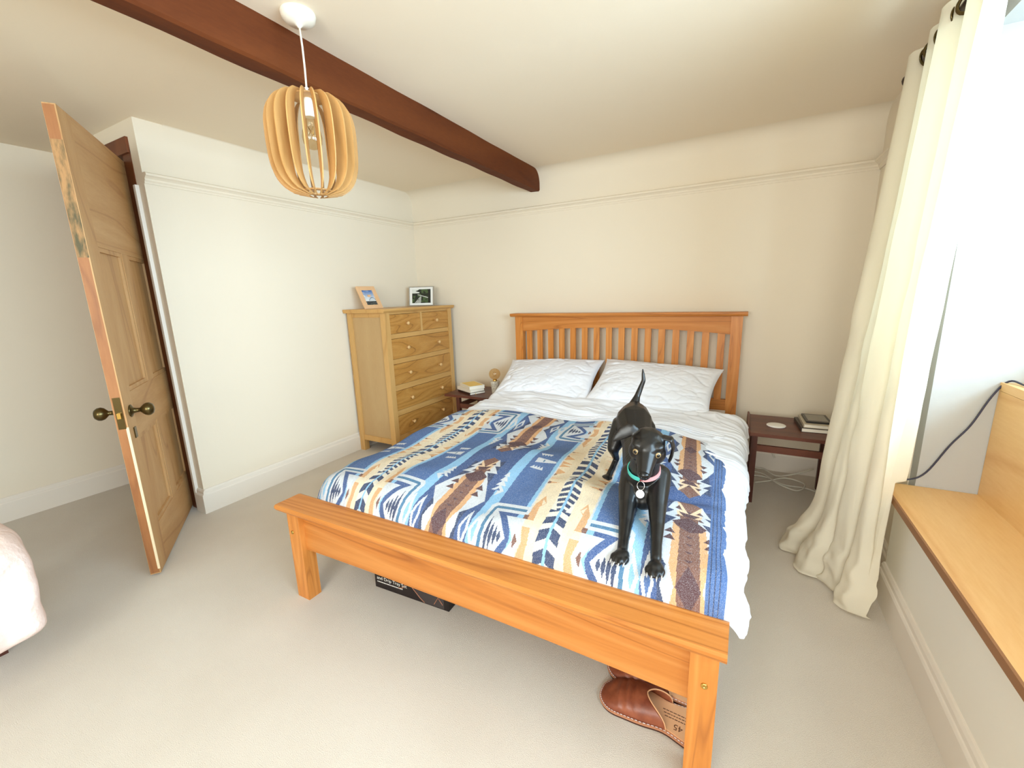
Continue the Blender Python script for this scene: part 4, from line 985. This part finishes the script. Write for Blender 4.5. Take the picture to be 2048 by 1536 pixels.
# ears: one folded out to the side, one hanging
def ear(pts, nrm):
    nrm = Vector(nrm).normalized()
    for (a, ra), (b, rb_) in zip(pts, pts[1:]):
        a, b = Vector(a), Vector(b); d = (b-a).normalized(); s_v = d.cross(nrm).normalized(); n_v = s_v.cross(d)
        rot = Matrix(((s_v.x, d.x, n_v.x, 0), (s_v.y, d.y, n_v.y, 0), (s_v.z, d.z, n_v.z, 0), (0, 0, 0, 1)))
        for k in range(7):
            t = k/6; ball(a.lerp(b, t), 1.0, (ra*(1-t)+rb_*t, 0.008, 0.0050), rot)
ear([(H(-0.030, -0.008, 0.022), 0.016), (H(-0.044, -0.010, 0.029), 0.020), (H(-0.060, -0.002, 0.020), 0.020), (H(-0.074, 0.006, 0.008), 0.013), (H(-0.080, 0.010, 0.002), 0.006)], up_h*0.55+fwd_h*0.8)
ear([(H(0.034, -0.008, 0.022), 0.015), (H(0.050, -0.006, 0.020), 0.018), (H(0.057, 0.0, 0.002), 0.019), (H(0.056, 0.006, -0.020), 0.015), (H(0.053, 0.008, -0.036), 0.006)], side_h+up_h*0.4)
coat = bobj('body', bm, 'coat', dog, True)
rm = coat.modifiers.new('union', 'REMESH'); rm.mode = 'VOXEL'; rm.voxel_size = 0.0026; rm.use_smooth_shade = True
sm = coat.modifiers.new('relax', 'SMOOTH'); sm.factor = 0.5; sm.iterations = 7
bake(coat)
if not coat.data.materials: coat.data.materials.append(M['coat'])
def dsphere(name, p, r, mt, parent=dog, sc=(1, 1, 1), rot=None):
    b2 = bmesh.new(); mm = Matrix.Translation(Vector(p)-dog_loc)
    if rot is not None: mm = mm @ rot
    bmesh.ops.create_uvsphere(b2, u_segments=20, v_segments=12, radius=r, matrix=mm @ Matrix.Diagonal((*sc, 1)))
    return bobj(name, b2, mt, parent, True)
for sx in (-1, 1):
    ec = H(sx*0.0228, 0.0470, 0.0050); ax = (fwd_h*0.9+side_h*sx*0.42+up_h*0.25).normalized()
    e = dsphere('eye', ec, 0.0108, 'iris'); dsphere('pupil', ec+ax*0.0058, 0.0062, 'pupil', e)
    q = ax.to_track_quat('Z', 'Y').to_matrix().to_4x4(); b2 = bmesh.new()
    tube(b2, [Vector(ec)-dog_loc+ax*0.0048+q.to_3x3() @ Vector((0.0098*math.cos(2*PI*k/20), 0.0088*math.sin(2*PI*k/20), 0)) for k in range(20)], 0.0019, 6, True); bobj('eyelid', b2, 'eyerim', e, True)
nz = dsphere('nose', H(0, 0.121, -0.0095), 0.0125, 'dognose', dog, (1.15, 0.75, 0.85), HR)
for sx in (-1, 1): dsphere('nostril', H(sx*0.005, 0.1295, -0.0110), 0.0026, 'pupil', nz)
b2 = bmesh.new(); tube(b2, [H(sx*w_, y_, z_)-dog_loc for sx, w_, y_, z_ in ((-1, 0.0205, 0.066, -0.022), (-1, 0.0175, 0.090, -0.0235), (-1, 0.010, 0.110, -0.0240), (1, 0.0, 0.119, -0.0220), (1, 0.010, 0.110, -0.0240), (1, 0.0175, 0.090, -0.0235), (1, 0.0205, 0.066, -0.022))], 0.0012, 6); bobj('mouth', b2, 'eyerim', dog, True)
for p, a in PAWS:
    rot = Matrix.Rotation(a, 4, 'Z')
    for dx, dy in TOES:
        q = Vector(p)+rot @ Vector((dx, dy, -0.003)); b2 = bmesh.new()
        tube(b2, [q+rot @ Vector((0, -0.013, 0.001))-dog_loc, q+rot @ Vector((0, -0.020, -0.001))-dog_loc, q+rot @ Vector((0, -0.025, -0.005))-dog_loc], [0.0024, 0.0019, 0.0006], 6); bobj('claw', b2, 'claw', dog, True)
# collar with ring and disc
ncen = Vector((-0.2405, 1.259, 0.614)); nax = Vector((0.03, -0.34, 0.94)).normalized(); e1 = Vector((1, 0, 0)); e1 = (e1-nax*e1.dot(nax)).normalized(); e2 = nax.cross(e1)
def cpt(a, r): return ncen + e1*math.cos(a)*r + e2*math.sin(a)*r - dog_loc
def strap(name, a0, a1, mt):
    b2 = bmesh.new(); ks = 28; rows_ = []
    for k in range(ks+1):
        a = a0+(a1-a0)*k/ks
        rows_.append([b2.verts.new(cpt(a, rr_)+nax*hh) for rr_, hh in ((0.0460, -0.0065), (0.0490, -0.0065), (0.0490, 0.0065), (0.0460, 0.0065))])
    for p_, q_ in zip(rows_, rows_[1:]):
        for k in range(4): b2.faces.new((p_[k], p_[(k+1) % 4], q_[(k+1) % 4], q_[k]))
    b2.faces.new(rows_[0]); b2.faces.new(rows_[-1][::-1]); return bobj(name, b2, mt, dog)
fa = math.atan2((Vector((0, -1, 0))).dot(e2), (Vector((0, -1, 0))).dot(e1))
collar = thing('collar', None, None); collar.parent = dog
del_keys = [k for k in ('label', 'category') if k in collar.keys()]
for nm, a0, a1, mt in (('collar_webbing', fa-PI, fa+0.05, 'teal'), ('collar_webbing', fa+0.05, fa+PI, 'pinkweb')): strap(nm, a0, a1, mt).parent = collar
fr = cpt(fa+0.05, 0.0505)
b2 = bmesh.new(); bmesh.ops.create_uvsphere(b2, u_segments=14, v_segments=8, radius=0.0045, matrix=Matrix.Translation(fr)); bobj('buckle', b2, 'red', collar, True)
rc_ = fr+Vector((0.001, -0.006, -0.014)); b2 = bmesh.new()
tube(b2, [rc_+Vector((0.0105*math.cos(2*PI*k/28), 0.003*math.sin(2*PI*k/28), 0.0125*math.sin(2*PI*k/28))) for k in range(28)], 0.0011, 6, True); bobj('tag_ring', b2, 'steel', collar, True)
tc_ = rc_+Vector((0.0, -0.006, -0.024)); b2 = lathe(bmesh.new(), [(0.0118, -0.0009), (0.0122, 0.0), (0.0118, 0.0009)], (0, 0, 0), 28, 'Y'); b2.transform(Matrix.Translation(tc_) @ Matrix.Rotation(math.radians(-25), 4, 'X')); bobj('name_disc', b2, 'tag', collar, 'auto')
